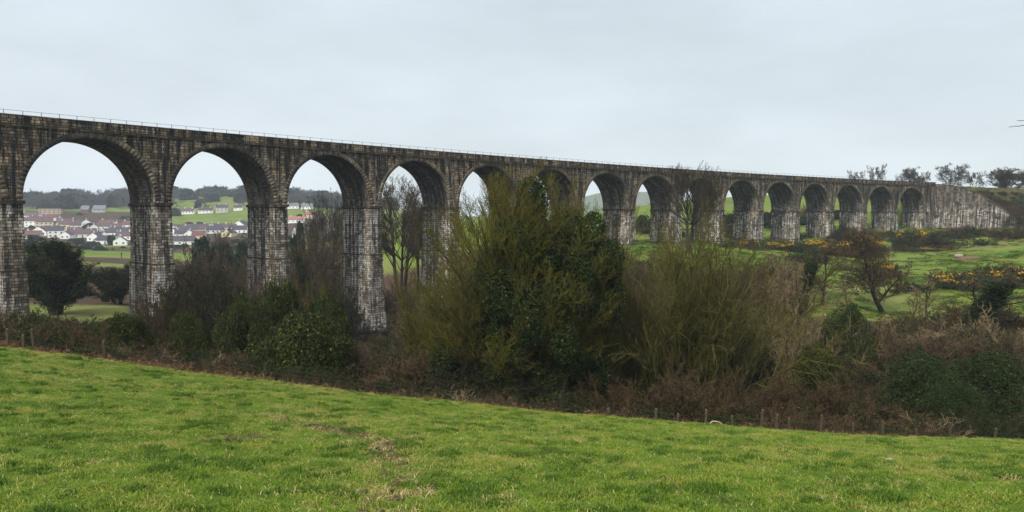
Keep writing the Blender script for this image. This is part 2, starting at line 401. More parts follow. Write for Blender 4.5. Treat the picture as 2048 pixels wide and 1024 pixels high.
# ------------------------------------------------------------------ build the viaduct
viaduct = tag(empty('stone_viaduct', at(0, 0, -16)), 'long curved stone railway viaduct with tall arches stained white and black', 'viaduct')
VL = viaduct.location
def vpart(name, mb, mat, parent=None):
    me = mb.build(name, mat)
    co = np.empty(len(me.vertices) * 3, np.float32); me.vertices.foreach_get('co', co)
    co = co.reshape(-1, 3) - np.array(VL, np.float32); me.vertices.foreach_set('co', co.ravel()); me.update()
    return link(name, me, parent or viaduct)
def sbox(mb, s0, s1, w0, w1, z0, z1, d0=0.0, uo=0.0, nseg=1):
    """box in (along, across, height); d0 = how much the foot is spread on every side (batter)"""
    zs = [z0, z1]
    def c(s, w, z, sg, wg):
        k = d0 if z == z0 else 0
        return at(s + sg * k, w + wg * k, z)
    for i in range(nseg):
        a = s0 + (s1 - s0) * i / nseg; b = s0 + (s1 - s0) * (i + 1) / nseg
        ga = -1 if i == 0 else 0; gb = 1 if i == nseg - 1 else 0
        mb.quad([c(a,w0,z0,ga,-1),c(b,w0,z0,gb,-1),c(b,w0,z1,gb,-1),c(a,w0,z1,ga,-1)], [(a+uo,z0),(b+uo,z0),(b+uo,z1),(a+uo,z1)])
        mb.quad([c(b,w1,z0,gb,1),c(a,w1,z0,ga,1),c(a,w1,z1,ga,1),c(b,w1,z1,gb,1)], [(b+uo,z0),(a+uo,z0),(a+uo,z1),(b+uo,z1)])
        mb.quad([c(a,w0,z1,ga,-1),c(b,w0,z1,gb,-1),c(b,w1,z1,gb,1),c(a,w1,z1,ga,1)], [(a,w0),(b,w0),(b,w1),(a,w1)])
    mb.quad([c(s0,w1,z0,-1,1),c(s0,w0,z0,-1,-1),c(s0,w0,z1,-1,-1),c(s0,w1,z1,-1,1)], [(s0+uo+VW-w1-.4,z0),(s0+uo+VW-w0-.4,z0),(s0+uo+VW-w0-.4,z1),(s0+uo+VW-w1-.4,z1)])
    mb.quad([c(s1,w0,z0,1,-1),c(s1,w1,z0,1,1),c(s1,w1,z1,1,1),c(s1,w0,z1,1,-1)], [(s1+uo+w0,z0),(s1+uo+w1,z0),(s1+uo+w1,z1),(s1+uo+w0,z1)])
N0, N1 = -3, 15
for n in range(N0, N1 + 1):
    s1 = n * PIT; s0 = s1 - PW; uo = n * 13.37
    x, y, th = path(s1 - PW / 2)
    cx, cy = x - VW / 2 * math.sin(th), y + VW / 2 * math.cos(th)
    zb = min(gz(x, y), gz(cx, cy)) - 1.2
    mb = MB()
    z1 = -7.3; z2 = -19.0
    lo = max(z1, zb)
    sbox(mb, s0, s1, 0, VW, lo, ZSPR - .45, .010 * (ZSPR - .45 - lo), uo)
    d = .010 * (ZSPR - .45 - z1) + .14
    if zb < z1:
        lo2 = max(z2, zb)
        sbox(mb, s0 - d, s1 + d, -d, VW + d, lo2, z1, .014 * (z1 - lo2), uo)
    pier = vpart('pier', mb, STONE)
    if zb < z1:
        m2 = MB(); sbox(m2, s0 - d - .03, s1 + d + .03, -d - .03, VW + d + .03, z1 - .28, z1 + .03, .0, uo); vpart('offset_course', m2, STONE_TRIM, pier)
    d2 = d + .014 * (z1 - z2) + .3
    if zb < z2:
        m2 = MB(); sbox(m2, s0 - d2, s1 + d2, -d2, VW + d2, zb, z2, .1, uo); vpart('plinth', m2, STONE, pier)
    m2 = MB(); sbox(m2, s0 - .22, s1 + .22, -.22, VW + .22, ZSPR - .45, ZSPR, 0, uo); vpart('impost_band', m2, STONE_TRIM, pier)
NA = 44
for n in range(N0, N1):
    # arch between pier n and pier n+1, its walls reaching from mid pier to mid pier
    a0 = n * PIT; a1 = (n + 1) * PIT - PW; sc = (a0 + a1) / 2
    m0 = a0 - PW / 2; m1 = a1 + PW / 2; uo = n * 7.1
    arc = [(sc - VR * math.cos(k * PI / NA), ZB + VR * math.sin(k * PI / NA)) for k in range(NA + 1)]
    mb = MB(); prof = [(a0, ZSPR)] + arc + [(a1, ZSPR)]; L = 0
    for k in range(len(prof) - 1):
        (sa, za), (sb, zb_) = prof[k], prof[k + 1]; l = math.hypot(sb - sa, zb_ - za)
        if l > 1e-6:
            mb.quad([at(sb, 0, zb_), at(sa, 0, za), at(sa, VW, za), at(sb, VW, zb_)], [(uo, L + l), (uo, L), (uo + VW, L), (uo + VW, L + l)])
        L += l
    arch = vpart('arch', mb, STONE_IN)
    for w, fl in ((0, 1), (VW, 0)):
        mb = MB()
        def q(p):
            P = [at(s, w, z) for s, z in p]; U = [(s + uo, z) for s, z in p]
            if not fl: P.reverse(); U.reverse()
            mb.quad(P, U)
        q([(m0, ZSPR), (a0, ZSPR), (a0, ZR), (m0, ZR)]); q([(a1, ZSPR), (m1, ZSPR), (m1, ZR), (a1, ZR)])
        for k in range(NA):
            (sa, za), (sb, zb_) = arc[k], arc[k + 1]
            q([(sa, za), (sb, zb_), (sb, ZR), (sa, ZR)])
        vpart('spandrel', mb, STONE_UP, arch)
    rr = random.Random(n + 50); NV = 47
    for side in (0, 1):
        mb = MB()
        for k in range(NV):
            t0 = (k + .012) * PI / NV; t1 = (k + .988) * PI / NV
            ri = VR - .01; ro = VR + rr.choice((.81, .82, .84)); pr = .02 + rr.random() * .006
            w0, w1 = (-pr, .12) if side == 0 else (VW - .12, VW + pr)
            c = lambda t, r, w: at(sc - r * math.cos(t), w, ZB + r * math.sin(t))
            P = [c(t0, ri, w0), c(t1, ri, w0), c(t1, ro, w0), c(t0, ro, w0), c(t0, ri, w1), c(t1, ri, w1), c(t1, ro, w1), c(t0, ro, w1)]
            b = len(mb.v); mb.v += P
            for f in ((0,1,2,3),(7,6,5,4),(0,4,5,1),(1,5,6,2),(2,6,7,3),(3,7,4,0)): mb.f.append(tuple(b + i for i in f))
        mb.uv = [(0, 0)] * len(mb.v)
        vpart('voussoir_ring', mb, VOUS, arch)
SE0, SE1 = N0 * PIT - PW, 15 * PIT + 3.4
nsg = int((SE1 - SE0) / 3)
mb = MB(); sbox(mb, SE0, SE1, .5, VW - .5, ZR - .05, ZR + .38, 0, 0, nsg); vpart('track_deck', mb, mat_plain('ballast', (.14, .13, .12), .95, .4, 3))
for w0, w1, wo in ((-.08, .42, -1), (VW - .42, VW + .08, 1)):
    mb = MB(); sbox(mb, SE0, SE1, w0, w1, ZR + .42, ZTOP - .17, 0, 3.3, nsg); par = vpart('parapet', mb, STONE_UP)
    mb = MB(); sbox(mb, SE0, SE1, min(w0, w0 - .2 * (wo < 0)), w1 + .2 * (wo > 0), ZR, ZR + .27, 0, 3.3, nsg)
    sbox(mb, SE0, SE1, w0 - .1 * (wo < 0), w1 + .1 * (wo > 0), ZR + .27, ZR + .42, 0, 3.3, nsg); vpart('string_course', mb, STONE_TRIM, par)
    mb = MB(); sbox(mb, SE0, SE1, w0 - .07, w1 + .07, ZTOP - .17, ZTOP, 0, 3.3, nsg); vpart('coping', mb, mat_stone('coping_masonry', .1, (.8, .72, .58), .3, 1.6, .8), par)
    if wo < 0:
        mb = MB(); s = SE0 + .6; prev = None
        while s < SE1 - 6:
            sbox(mb, s - .03, s + .03, .13, .19, ZTOP, ZTOP + .58)
            if prev is not None: sbox(mb, prev + .03, s - .03, .14, .18, ZTOP + .53, ZTOP + .57)
            prev = s; s += 2.3
        vpart('handrail', mb, IRON)
# abutment pilaster and flared wing wall
mb = MB(); s = 15 * PIT
sbox(mb, s, s + 3.4, -.45, VW + .45, -9, ZR, .35, 0); ab = vpart('abutment', mb, STONE)
mb = MB(); sbox(mb, s - .05, s + 3.5, -.6, VW + .6, ZR + .44, ZTOP - .1, 0, 0)
sbox(mb, s - .15, s + 3.6, -.72, VW + .72, ZTOP - .1, ZTOP + .08, 0, 0); vpart('pilaster_cap', mb, STONE_TRIM, ab)
tw = WB - WA; WL = float(np.hypot(*tw)); tw = tw / WL; nw = np.array([-tw[1], tw[0]])
if nw @ np.array([1.0, .3]) < 0: nw = -nw
def wtop(a): return ZR + .7 - 14.6 * (a / WL) ** 2.1
mb = MB(); mc = MB(); NS = 26
def wp(a, w, z):
    p = WA + tw * a + nw * w - nw * .0; return (float(p[0]), float(p[1]), float(z))
for i in range(NS):
    a, b = WL * i / NS, WL * (i + 1) / NS; za, zb = wtop(a), wtop(b); lo = -10
    mb.quad([wp(a, -.5, lo), wp(b, -.5, lo), wp(b, 0, zb), wp(a, 0, za)], [(a, lo), (b, lo), (b, zb), (a, za)])
    mb.quad([wp(b, 1.2, lo), wp(a, 1.2, lo), wp(a, 1.2, za), wp(b, 1.2, zb)], [(b, lo), (a, lo), (a, za), (b, zb)])
    P = [wp(a, -.15, za), wp(b, -.15, zb), wp(b, 1.3, zb), wp(a, 1.3, za), wp(a, -.15, za + .28), wp(b, -.15, zb + .28), wp(b, 1.3, zb + .28), wp(a, 1.3, za + .28)]
    for f in ((0,1,5,4),(2,3,7,6),(4,5,6,7),(3,2,1,0)): mc.quad([P[k] for k in f], [(a, 0), (b, 0), (b, .3), (a, .3)])
mb.quad([wp(WL, -.5, -10), wp(WL, 1.2, -10), wp(WL, 1.2, wtop(WL)), wp(WL, 0, wtop(WL))], [(0, 0), (1, 0), (1, 5), (0, 5)])
ww = vpart('wing_wall', mb, STONE_WING); vpart('coping', mc, STONE_TRIM, ww)

# ------------------------------------------------------------------ plants: vectorised branching
def unit(v): return v / np.maximum(np.linalg.norm(v, axis=-1, keepdims=True), 1e-9)
def tubes(P, R, S=3):
    n, K, _ = P.shape
    T = unit(np.gradient(P, axis=1))
    ref = np.zeros((n, 1, 3)); ax = np.argmin(np.abs(T.mean(1)), 1); ref[np.arange(n), 0, ax] = 1
    A = unit(np.cross(T, ref)); B = np.cross(T, A)
    a = np.arange(S) / S * 2 * PI
    V = P[:, :, None] + R[:, :, None, None] * (np.cos(a)[None, None, :, None] * A[:, :, None] + np.sin(a)[None, None, :, None] * B[:, :, None])
    b = (np.arange(n)[:, None] * K + np.arange(K - 1)[None]).reshape(-1, 1) * S
    k = np.arange(S)[None]; k2 = (k + 1) % S
    return V.reshape(-1, 3), np.stack([b + k, b + k2, b + k2 + S, b + k + S], -1).reshape(-1, 4)
def grow(P0, D, L, r0, K, r, up=0.0, jit=.12, tip=.3, outw=0.0):
    """polylines from points P0 in direction D with length L"""
    n = len(P0); P = np.empty((n, K + 1, 3)); P[:, 0] = P0; d = unit(D)
    up = np.broadcast_to(np.asarray(up, float), (n,))[:, None]
    for k in range(K):
        d = unit(d + r.normal(0, jit, (n, 3)) + up * np.array([0, 0, 1.0]) / K)
        P[:, k + 1] = P[:, k] + d * (L / K)[:, None]
    t = np.linspace(0, 1, K + 1)[None]
    return P, r0[:, None] * (1 - (1 - tip) * t)
def kids(P, R, m, r, t0, t1, ang, lenr, K, radr=.6, up=0.0, jit=.12, tip=.3, taper=.5, rmin=.0, angj=.25, lenabs=None):
    n, K1, _ = P.shape; K0 = K1 - 1
    t = t0 + (t1 - t0) * (np.arange(m)[None] + r.uniform(0, 1, (n, m))) / m
    f = t * K0; i = np.minimum(f.astype(int), K0 - 1); g = (f - i)[..., None]
    idx = np.arange(n)[:, None]
    A = P[idx, i]; B = P[idx, i + 1]; p = A + (B - A) * g; T = unit(B - A)
    rr = R[idx, i] * (1 - g[..., 0]) + R[idx, i + 1] * g[..., 0]
    L = np.linalg.norm(np.diff(P, axis=1), axis=-1).sum(1)[:, None]
    ref = unit(r.normal(0, 1, (n, 1, 3))); a1 = unit(np.cross(T, ref)); a2 = np.cross(T, a1)
    az = np.arange(m)[None] * 2.4 + r.uniform(0, 6.28, (n, 1)) + r.normal(0, .5, (n, m))
    an = ang + r.normal(0, angj, (n, m))
    d = np.cos(an)[..., None] * T + np.sin(an)[..., None] * (np.cos(az)[..., None] * a1 + np.sin(az)[..., None] * a2)
    ln = (L * lenr if lenabs is None else np.full((n, 1), lenabs)) * (1 - taper * (t - t0) / max(t1 - t0, 1e-6)) * r.uniform(.65, 1.3, (n, m))
    return grow(p.reshape(-1, 3), d.reshape(-1, 3), ln.ravel(), np.maximum(rr * radr, rmin).ravel(), K, r, up, jit, tip)
def leaves(C, size, r, outn=None, flat=.35, asp=.6):
    n = len(C); nn = r.normal(0, 1, (n, 3)) * (1 if outn is None else .75)
    nn[:, 2] += flat
    if outn is not None: nn += outn
    nn = unit(nn); a = unit(np.cross(nn, r.normal(0, 1, (n, 3)))); b = np.cross(nn, a)
    s = (size * r.uniform(.6, 1.35, n))[:, None]
    V = np.stack([C - a * s, C - b * s * asp + nn * s * .12, C + a * s, C + b * s * asp + nn * s * .12], 1)
    return V.reshape(-1, 3), (np.arange(n)[:, None] * 4 + np.arange(4)[None])
def rope(pts): return np.array(pts, float)

PROTO = {}
class Proto:
    """a plant kind: list of (part name, mesh), measured so copies can be scaled to the size they have in the photograph"""
    def __init__(s, key, parts):
        s.parts = []
        allv = np.concatenate([p[1] for p in parts])
        s.h = np.percentile(allv[:, 2], 99.7); s.w = np.percentile(allv[:, 0], 99.2) - np.percentile(allv[:, 0], .8)
        for nm, v, f, m in parts: s.parts.append((nm, mesh(nm, v, f, [m])))
        PROTO[key] = s
# bark and leaf colours
B_DARK = mat_bark('dark_bark', (.012, .009, .006), (.050, .038, .025))
B_TWIG = mat_bark('brown_twigs', (.011, .008, .004), (.120, .085, .043))
B_RED = mat_bark('reddish_twigs', (.012, .008, .005), (.098, .068, .031))
B_GREY = mat_bark('pale_twigs', (.05, .040, .026), (.27, .20, .105))
B_MOSS = mat_bark('mossy_bark', (.018, .016, .008), (.055, .052, .018))
B_MTWIG = mat_bark('mossy_twigs', (.032, .030, .006), (.145, .132, .020), 1.2, (.05, .038, .016), .5)
B_OLIVE = mat_bark('olive_twigs', (.026, .026, .007), (.132, .120, .028), 1.2, (.055, .042, .020), .4)
B_FAR = mat_bark('distant_twigs', (.055, .048, .044), (.13, .108, .094))
L_IVY = mat_leaf('ivy_leaf', (.008, .016, .003), (.026, .042, .008), (.07, .085, .014), .06)
L_EVER = mat_leaf('evergreen_leaf', (.007, .014, .002), (.044, .054, .007), (.12, .115, .016), .05)
L_DARK = mat_leaf('dark_needle', (.006, .013, .003), (.020, .036, .008))
L_GORSE = mat_leaf('gorse_spine', (.016, .020, .007), (.050, .050, .018))
L_FLOWER = mat_leaf('gorse_flower', (.32, .18, .006), (.56, .35, .010))
L_DEAD = mat_leaf('dead_bracken', (.07, .032, .014), (.20, .10, .05), (.30, .20, .11), .15)
L_BRAM = mat_leaf('bramble_leaf', (.030, .020, .008), (.085, .050, .022), (.15, .075, .035), .25)

def tree(key, seed, H=14., trunk_h=.25, lim=9, m=(9, 9, 8, 5), ang=(.75, .75, .7, .6), ln=(.62, .5, .46, .5), up=(.35, .15, .1, .05), jit=(.12, .16, .2, .2),
         r0=.34, bark=None, twig=None, rmin=.012, tmin=None, lean=0., stems=1, spread=.25, tipt=1.0, first=None):
    r = np.random.default_rng(seed)
    bark = bark or B_DARK; twig = twig or B_TWIG
    P0 = np.c_[r.normal(0, .3 * (stems > 1), (stems, 2)), np.full(stems, -.6)]
    az = np.arange(stems) * 6.283 / stems + r.uniform(0, 1)
    sv = spread * (stems > 1) * (r.permutation(np.linspace(.12, 1.25, stems)) if stems > 5 else np.ones(stems))
    D = np.c_[np.cos(az) * sv + lean, np.sin(az) * sv, np.ones(stems)] + r.normal(0, .04, (stems, 3))
    P, R = grow(P0, D, np.full(stems, H * .8) * (r.uniform(.85, 1.05, stems) if stems <= 5 else r.uniform(.90, 1.0, stems) / np.sqrt((np.cos(np.arctan(sv)) / .95) ** 2 + (np.sin(np.arctan(sv)) / .86) ** 2)), np.full(stems, r0 / math.sqrt(stems) * 1.15), 9, r, .15, .08, .22)
    parts_t = [tubes(P, R, 8)]
    P1, R1 = kids(P, R, lim, r, trunk_h, 1.0, ang[0], ln[0], 7, .55, up[0], jit[0], .3, .55 if stems <= 5 else .38)
    parts_t.append(tubes(P1, R1, 6))
    P2, R2 = kids(P1, R1, m[0], r, .22, 1.0, ang[1], ln[1], 5, .55, up[1], jit[1], .35, .45, rmin * 1.6)
    parts_t.append(tubes(P2, R2, 4))
    P3, R3 = kids(P2, R2, m[1], r, .15, 1.0, ang[2], ln[2], 4, .55, up[2], jit[2], .45, .4, rmin * 1.15)
    tw = [tubes(P3, R3, 3)]
    P4, R4 = kids(P3, R3, m[2], r, .12, 1.0, ang[3], ln[3], 3, .7, up[3], jit[3], .5, .35, rmin)
    tw.append(tubes(P4, R4, 3))
    if len(m) > 3 and m[3]:
        P5, R5 = kids(P4, R4, m[3], r, .1, 1.0, .6, .6, 2, .8, up[3], .2, .6, .3, rmin * .8)
        tw.append(tubes(P5, R5, 3))
    a = [('trunk', *merge_meshes(parts_t), bark), ('crown', *merge_meshes(tw), twig)]
    return a, (P, R, P1, R1, P2, R2, P3, R3)

def lumpy(r, n, clumps, rad, crad, zsq=1.0, zmin=-.1, jitter=.12, shell=.5):
    """leaf points on the outside of many clumps set round an ellipsoid; unit-ish size, base at z=0"""
    c = unit(r.normal(0, 1, (clumps, 3))) * (rad * r.uniform(.35, 1.0, (clumps, 1)) ** shell)
    c[:, 2] = np.abs(c[:, 2]) * zsq
    k = r.integers(0, clumps, n)
    d = unit(r.normal(0, 1, (n, 3)))
    rr = crad * r.uniform(.7, 1.3, clumps)
    p = c[k] + d * (rr[k] * (1 - jitter * 2 * r.random(n) ** 1.5))[:, None]
    keep = p[:, 2] > zmin
    return p[keep], unit(d[keep] + unit(c[k][keep]) * .8)

def bush(key, seed, n=9000, clumps=34, size=.045, zsq=1.0, leaf=None, twig=None, crad=.30, sprigs=60, shell=.5, rad=.72):
    r = np.random.default_rng(seed)
    p, nn = lumpy(r, n, clumps, rad, crad, zsq, shell=shell)
    V, Fq = leaves(p, size, r, nn * .7)
    # stems inside and sprigs poking out
    m = 40; D = unit(r.normal(0, 1, (m, 3)) + np.array([0, 0, .9])); D[:, 2] = np.abs(D[:, 2])
    P, R = grow(np.zeros((m, 3)) + r.normal(0, .05, (m, 3)) * [1, 1, 0] - [0, 0, .1], D, r.uniform(.6, 1.0, m), np.full(m, .016), 5, r, .2, .12)
    sp = r.integers(0, len(p), sprigs)
    P2, R2 = grow(p[sp] * .93, nn[sp] + [0, 0, .8], r.uniform(.08, .26, sprigs), np.full(sprigs, .005), 3, r, .1, .15)
    return Proto(key, [('stems', *merge_meshes([tubes(P, R, 4), tubes(P2, R2, 3)]), twig or B_TWIG), ('foliage', V, Fq, leaf or L_EVER)])

def thicket(key, seed, stems=46, L=1.0, twig=None, m=(10, 7, 4), rmin=.0035, up=.3, lean=.8, arch=-.5, leaf=None, nleaf=0, lsize=.02, base=.35, jit=.16, ka=.65, lmax=9.):
    """many stems rising from one patch of ground, twigs fine as haze"""
    r = np.random.default_rng(seed)
    az = r.uniform(0, 6.283, stems); q = np.sqrt(r.random(stems))
    P0 = np.c_[np.cos(az) * q * base, np.sin(az) * q * base, np.full(stems, -.08)]
    D = np.c_[np.cos(az) * q * lean, np.sin(az) * q * lean, np.ones(stems)] + r.normal(0, .14, (stems, 3))
    P, R = grow(P0, D, r.uniform(.6, 1.1, stems) * L, np.full(stems, rmin * 3.2), 8, r, arch * q, .10, .3)
    P1, R1 = kids(P, R, m[0], r, .12, 1.0, ka, .42, 5, .7, up, jit, .4, .4, rmin * 1.5)
    P2, R2 = kids(P1, R1, m[1], r, .1, 1.0, ka, .5, 3, .7, up * .6, jit * 1.2, .5, .35, rmin)
    a = [tubes(P, R, 4), tubes(P1, R1, 3), tubes(P2, R2, 3)]
    if m[2]:
        P3, R3 = kids(P2, R2, m[2], r, .1, 1.0, ka, .6, 2, .8, .0, jit * 1.4, .6, .3, rmin * .8); a.append(tubes(P3, R3, 3))
    parts = [('stems', *merge_meshes(a[:2]), twig or B_TWIG), ('twigs', *merge_meshes(a[2:]), twig or B_TWIG)]
    if nleaf:
        pts = P2.reshape(-1, 3); c = pts[r.integers(0, len(pts), nleaf)] + r.normal(0, .015, (nleaf, 3)); c = c[(c[:, 2] > .0) & (c[:, 2] < lmax * r.uniform(.3, 1, len(c))) & ((lmax > 5) | (np.hypot(c[:, 0], c[:, 1]) < .42))]
        parts.append(('foliage', *leaves(c, lsize, r), leaf or L_BRAM))
    return Proto(key, parts)

# --- kinds
a, _ = tree('oak', 11, 15, .32, 11, (9, 9, 8, 4), r0=.25, ang=(1.0, .8, .8, .7), ln=(.62, .5, .5, .5), up=(.25, .2, .1, .05), jit=(.2, .24, .28, .25), rmin=.014); Proto('oak', a)
a, _ = tree('oak2', 16, 14, .30, 12, (9, 9, 8, 4), ang=(.95, .75, .7, .7), ln=(.55, .5, .5, .5), up=(.3, .2, .1, .05), jit=(.16, .2, .24, .22), rmin=.013, r0=.26); Proto('wide_oak', a)
a, _ = tree('open', 61, 13, .16, 9, (7, 7, 6, 3), ang=(.85, .7, .65, .6), ln=(.72, .5, .48, .5), up=(.45, .25, .15, .05), jit=(.15, .18, .22, .22), rmin=.02, r0=.28, twig=B_TWIG); Proto('open_tree', a)
a, _ = tree('open2', 64, 13, .20, 8, (8, 7, 6, 3), ang=(.8, .75, .65, .6), ln=(.8, .5, .48, .5), up=(.35, .2, .1, .0), jit=(.18, .2, .24, .22), rmin=.019, r0=.3, twig=B_TWIG); Proto('open_tree2', a)
a, _ = tree('coarse', 66, 15, .30, 11, (8, 8, 7, 3), ang=(.95, .75, .7, .7), ln=(.6, .5, .5, .5), up=(.25, .2, .1, .05), jit=(.2, .22, .26, .25), rmin=.026, r0=.34); Proto('coarse_oak', a)
a, _ = tree('beech', 21, 20, .35, 12, (9, 9, 7, 3), ang=(.62, .6, .6, .5), ln=(.5, .45, .45, .5), up=(.45, .35, .25, .1), jit=(.1, .13, .16, .2), stems=4, spread=.16, r0=.5, rmin=.016); Proto('beech', a)
a, _ = tree('skyline', 31, 12, .28, 10, (8, 8, 7, 2), ang=(.95, .75, .75, .6), ln=(.75, .5, .5, .5), up=(.2, .15, .1, .05), jit=(.18, .2, .25, .2), rmin=.02, r0=.2, twig=B_DARK); Proto('skyline_tree', a)
a, _ = tree('skyline2', 33, 10, .15, 12, (9, 8, 7, 2), ang=(.7, .6, .6, .5), ln=(.7, .5, .5, .5), up=(.3, .25, .2, .1), stems=3, spread=.35, rmin=.022, r0=.3, twig=B_RED); Proto('pink_skyline_tree', a)
a, _ = tree('sap', 41, 9, .2, 14, (8, 6, 4), ang=(.6, .6, .6, .6), ln=(.3, .45, .45, .5), r0=.1, rmin=.012, twig=B_GREY, bark=B_TWIG); Proto('sapling', a)
a, _ = tree('pale', 43, 11, .12, 9, (7, 6, 5), ang=(.7, .7, .7, .6), ln=(.6, .55, .5, .5), up=(.2, .0, -.1, 0), jit=(.2, .25, .3, .3), r0=.22, rmin=.016, twig=B_GREY, bark=B_GREY, stems=3, spread=.35); Proto('pale_tree', a)
def ivied(key, a, seg, seed, n, off, size, zmax=1e9, extra=None):
    r = np.random.default_rng(seed); P, R = seg
    pts = P[:, :-1].reshape(-1, 3); q = P[:, 1:].reshape(-1, 3); rad = R[:, :-1].reshape(-1)
    ok = (pts[:, 2] < zmax)
    if extra is not None: ok &= extra(pts)
    pts, q, rad = pts[ok], q[ok], rad[ok]
    wt = np.linalg.norm(q - pts, axis=1); k = r.choice(len(pts), n, p=wt / wt.sum())
    d = unit(r.normal(0, 1, (n, 3)))
    c = pts[k] + (q - pts)[k] * r.random((n, 1)) + d * (rad[k] + off * r.uniform(.15, 1, n) ** .7)[:, None]
    a.append(('ivy', *leaves(c, size, r, d * .7), L_IVY)); return a
a, sk = tree('ivyt', 45, 11, .45, 8, (7, 6, 5), ang=(.8, .7, .7, .6), ln=(.4, .5, .5, .5), r0=.25, rmin=.013, twig=B_TWIG)
Proto('ivy_tree', ivied('i', a, (sk[0], sk[1]), 3, 14000, .75, .075, 9.))
a, sk = tree('yew', 47, 12, .14, 15, (8, 7, 4), ang=(.55, .6, .6, .6), ln=(.55, .5, .5, .5), up=(.4, .3, .2, .1), r0=.4, rmin=.013, stems=3, spread=.25)
a = ivied('y', a, (sk[2], sk[3]), 5, 14000, .7, .11); a = a[:2] + [('foliage', a[2][1], a[2][2], L_DARK)]
a2 = ivied('y', [], (sk[4], sk[5]), 6, 26000, .28, .10); a[2] = ('foliage', *merge_meshes([(a[2][1], a[2][2]), (a2[0][1], a2[0][2])]), L_DARK); Proto('dark_tree', a)
# the big mossy, ivy-clad tree in the middle
r = np.random.default_rng(75)
def bez(A, B, C, K):
    t = np.linspace(0, 1, K + 1)[None, :, None]; return A[:, None] * (1 - t) ** 2 + 2 * B[:, None] * t * (1 - t) + C[:, None] * t ** 2
def wob(P, amp):
    K = P.shape[1]; n = r.normal(0, 1, P.shape); n[:, 0] = 0; return P + np.cumsum(n, 1) * amp * np.linspace(0, 1, K)[None, :, None]
def dome_tree(nst, hs, c, rad, nl, k2, k3, k4, L2, rm, r0, zlow=-.62, srad=2.6, up2=.45):
    az = np.arange(nst) * 2.4; st0 = np.c_[np.cos(az) * .5, np.sin(az) * .5, np.full(nst, -.8)]
    st1 = np.c_[np.cos(az) * srad, np.sin(az) * srad, r.uniform(*hs, nst)]; H = hs[1]
    PT = wob(bez(st0, st0 * [1.3, 1.3, 0] + st1 * [.3, .3, .6], st1, 9), .05); RT = np.linspace(r0, r0 * .26, 10)[None] * r.uniform(.8, 1.2, (nst, 1))
    d = unit(r.normal(0, 1, (nl * 2, 3))); d = d[d[:, 2] > zlow][:nl]; n = len(d)
    tgt = np.array(c) + d * np.array(rad) * r.uniform(.80, .97, (n, 1))
    stem = np.argmin(np.linalg.norm(PT[:, 6][None, :, :2] - tgt[:, None, :2] * .5, axis=2) + r.uniform(0, 2, (n, nst)), 1)
    ki = np.clip((np.clip(tgt[:, 2] - 2.5 - .45 * np.hypot(tgt[:, 0], tgt[:, 1]), .6, H * .8) / H * 9).astype(int), 1, 8)
    src = PT[stem, ki]; ctl = src * .45 + tgt * .55; ctl[:, 2] -= .12 * np.hypot(tgt[:, 0], tgt[:, 1]) * r.uniform(.2, 1.3, n)
    PL = wob(bez(src, ctl, tgt, 8), .07); RL = np.linspace(r0 * .25, max(.016, rm), 9)[None] * r.uniform(.7, 1.3, (n, 1))
    P2, R2 = kids(PL, RL, k2, r, .42, 1.0, .55, 0, 5, .6, up2, .13, .4, .35, rm * 1.15, lenabs=L2)
    P3, R3 = kids(P2, R2, k3, r, .1, 1.0, .55, .48, 3, .7, .3, .17, .5, .35, rm)
    P4, R4 = kids(P3, R3, k4, r, .1, 1.0, .55, .55, 2, .8, .2, .2, .6, .3, rm * .95)
    return merge_meshes([tubes(PT, RT, 8), tubes(PL, RL, 5)]), merge_meshes([tubes(P2, R2, 4), tubes(P3, R3, 3), tubes(P4, R4, 3)])
TRUNK, CROWN = dome_tree(7, (9, 14), (0, 0, 9.2), (8.4, 8.4, 9.0), 150, 9, 8, 5, 2.5, .0122, .34)
def ivymass(c, rad, ncl, crad, n, seed):
    q = np.random.default_rng(seed); u = unit(q.normal(0, 1, (ncl, 3))) * q.random((ncl, 1)) ** .4; C = np.array(c) + u * np.array(rad)
    k = q.integers(0, ncl, n); dd = unit(q.normal(0, 1, (n, 3))); rr = crad * q.uniform(.5, 1.4, ncl)
    p = C[k] + dd * np.array([1, 1, 1.35]) * (rr[k] * (1 - .35 * q.random(n) ** 1.5))[:, None]; ok = p[:, 2] > .2
    return leaves(p[ok], .085, q, dd[ok] * .7)
iv = [ivymass((2.0, -.8, 7.6), (5.6, 6.0, 7.0), 120, 1.2, 260000, 8), ivymass((1.4, -.6, 14), (3.0, 3.0, 2.6), 18, .85, 40000, 9), ivymass((6.2, -1.5, 10.5), (1.6, 2.2, 3.2), 16, .85, 40000, 10), ivymass((-3.5, -1.5, 4.5), (2.4, 2.4, 3.2), 12, .8, 22000, 11)]
Proto('big_tree', [('trunk', *TRUNK, B_MOSS), ('crown', *CROWN, B_MTWIG), ('ivy', *merge_meshes(iv), L_IVY)])
tr_, cr_ = dome_tree(3, (18, 24), (0, 0, 20), (6.5, 6.5, 9), 110, 8, 7, 3, 2.4, .024, .34, -.75, 2.2); Proto('dome_beech', [('trunk', *tr_, B_DARK), ('crown', *cr_, B_TWIG)])
tr_, cr_ = dome_tree(2, (12, 17), (0, 0, 16), (7.5, 7.5, 7.5), 62, 7, 6, 3, 2.4, .021, .36, -.5, 1.6); Proto('dome_oak', [('trunk', *tr_, B_DARK), ('crown', *cr_, B_DARK)])
a, _ = tree('mo', 17, 14, .18, 14, (9, 9, 7, 3), ang=(1.0, .8, .7, .7), ln=(.62, .5, .5, .5), up=(.25, .15, .08, .0), jit=(.18, .22, .26, .24), rmin=.017, r0=.30, twig=B_TWIG, lean=-.12); Proto('meadow_oak', a)
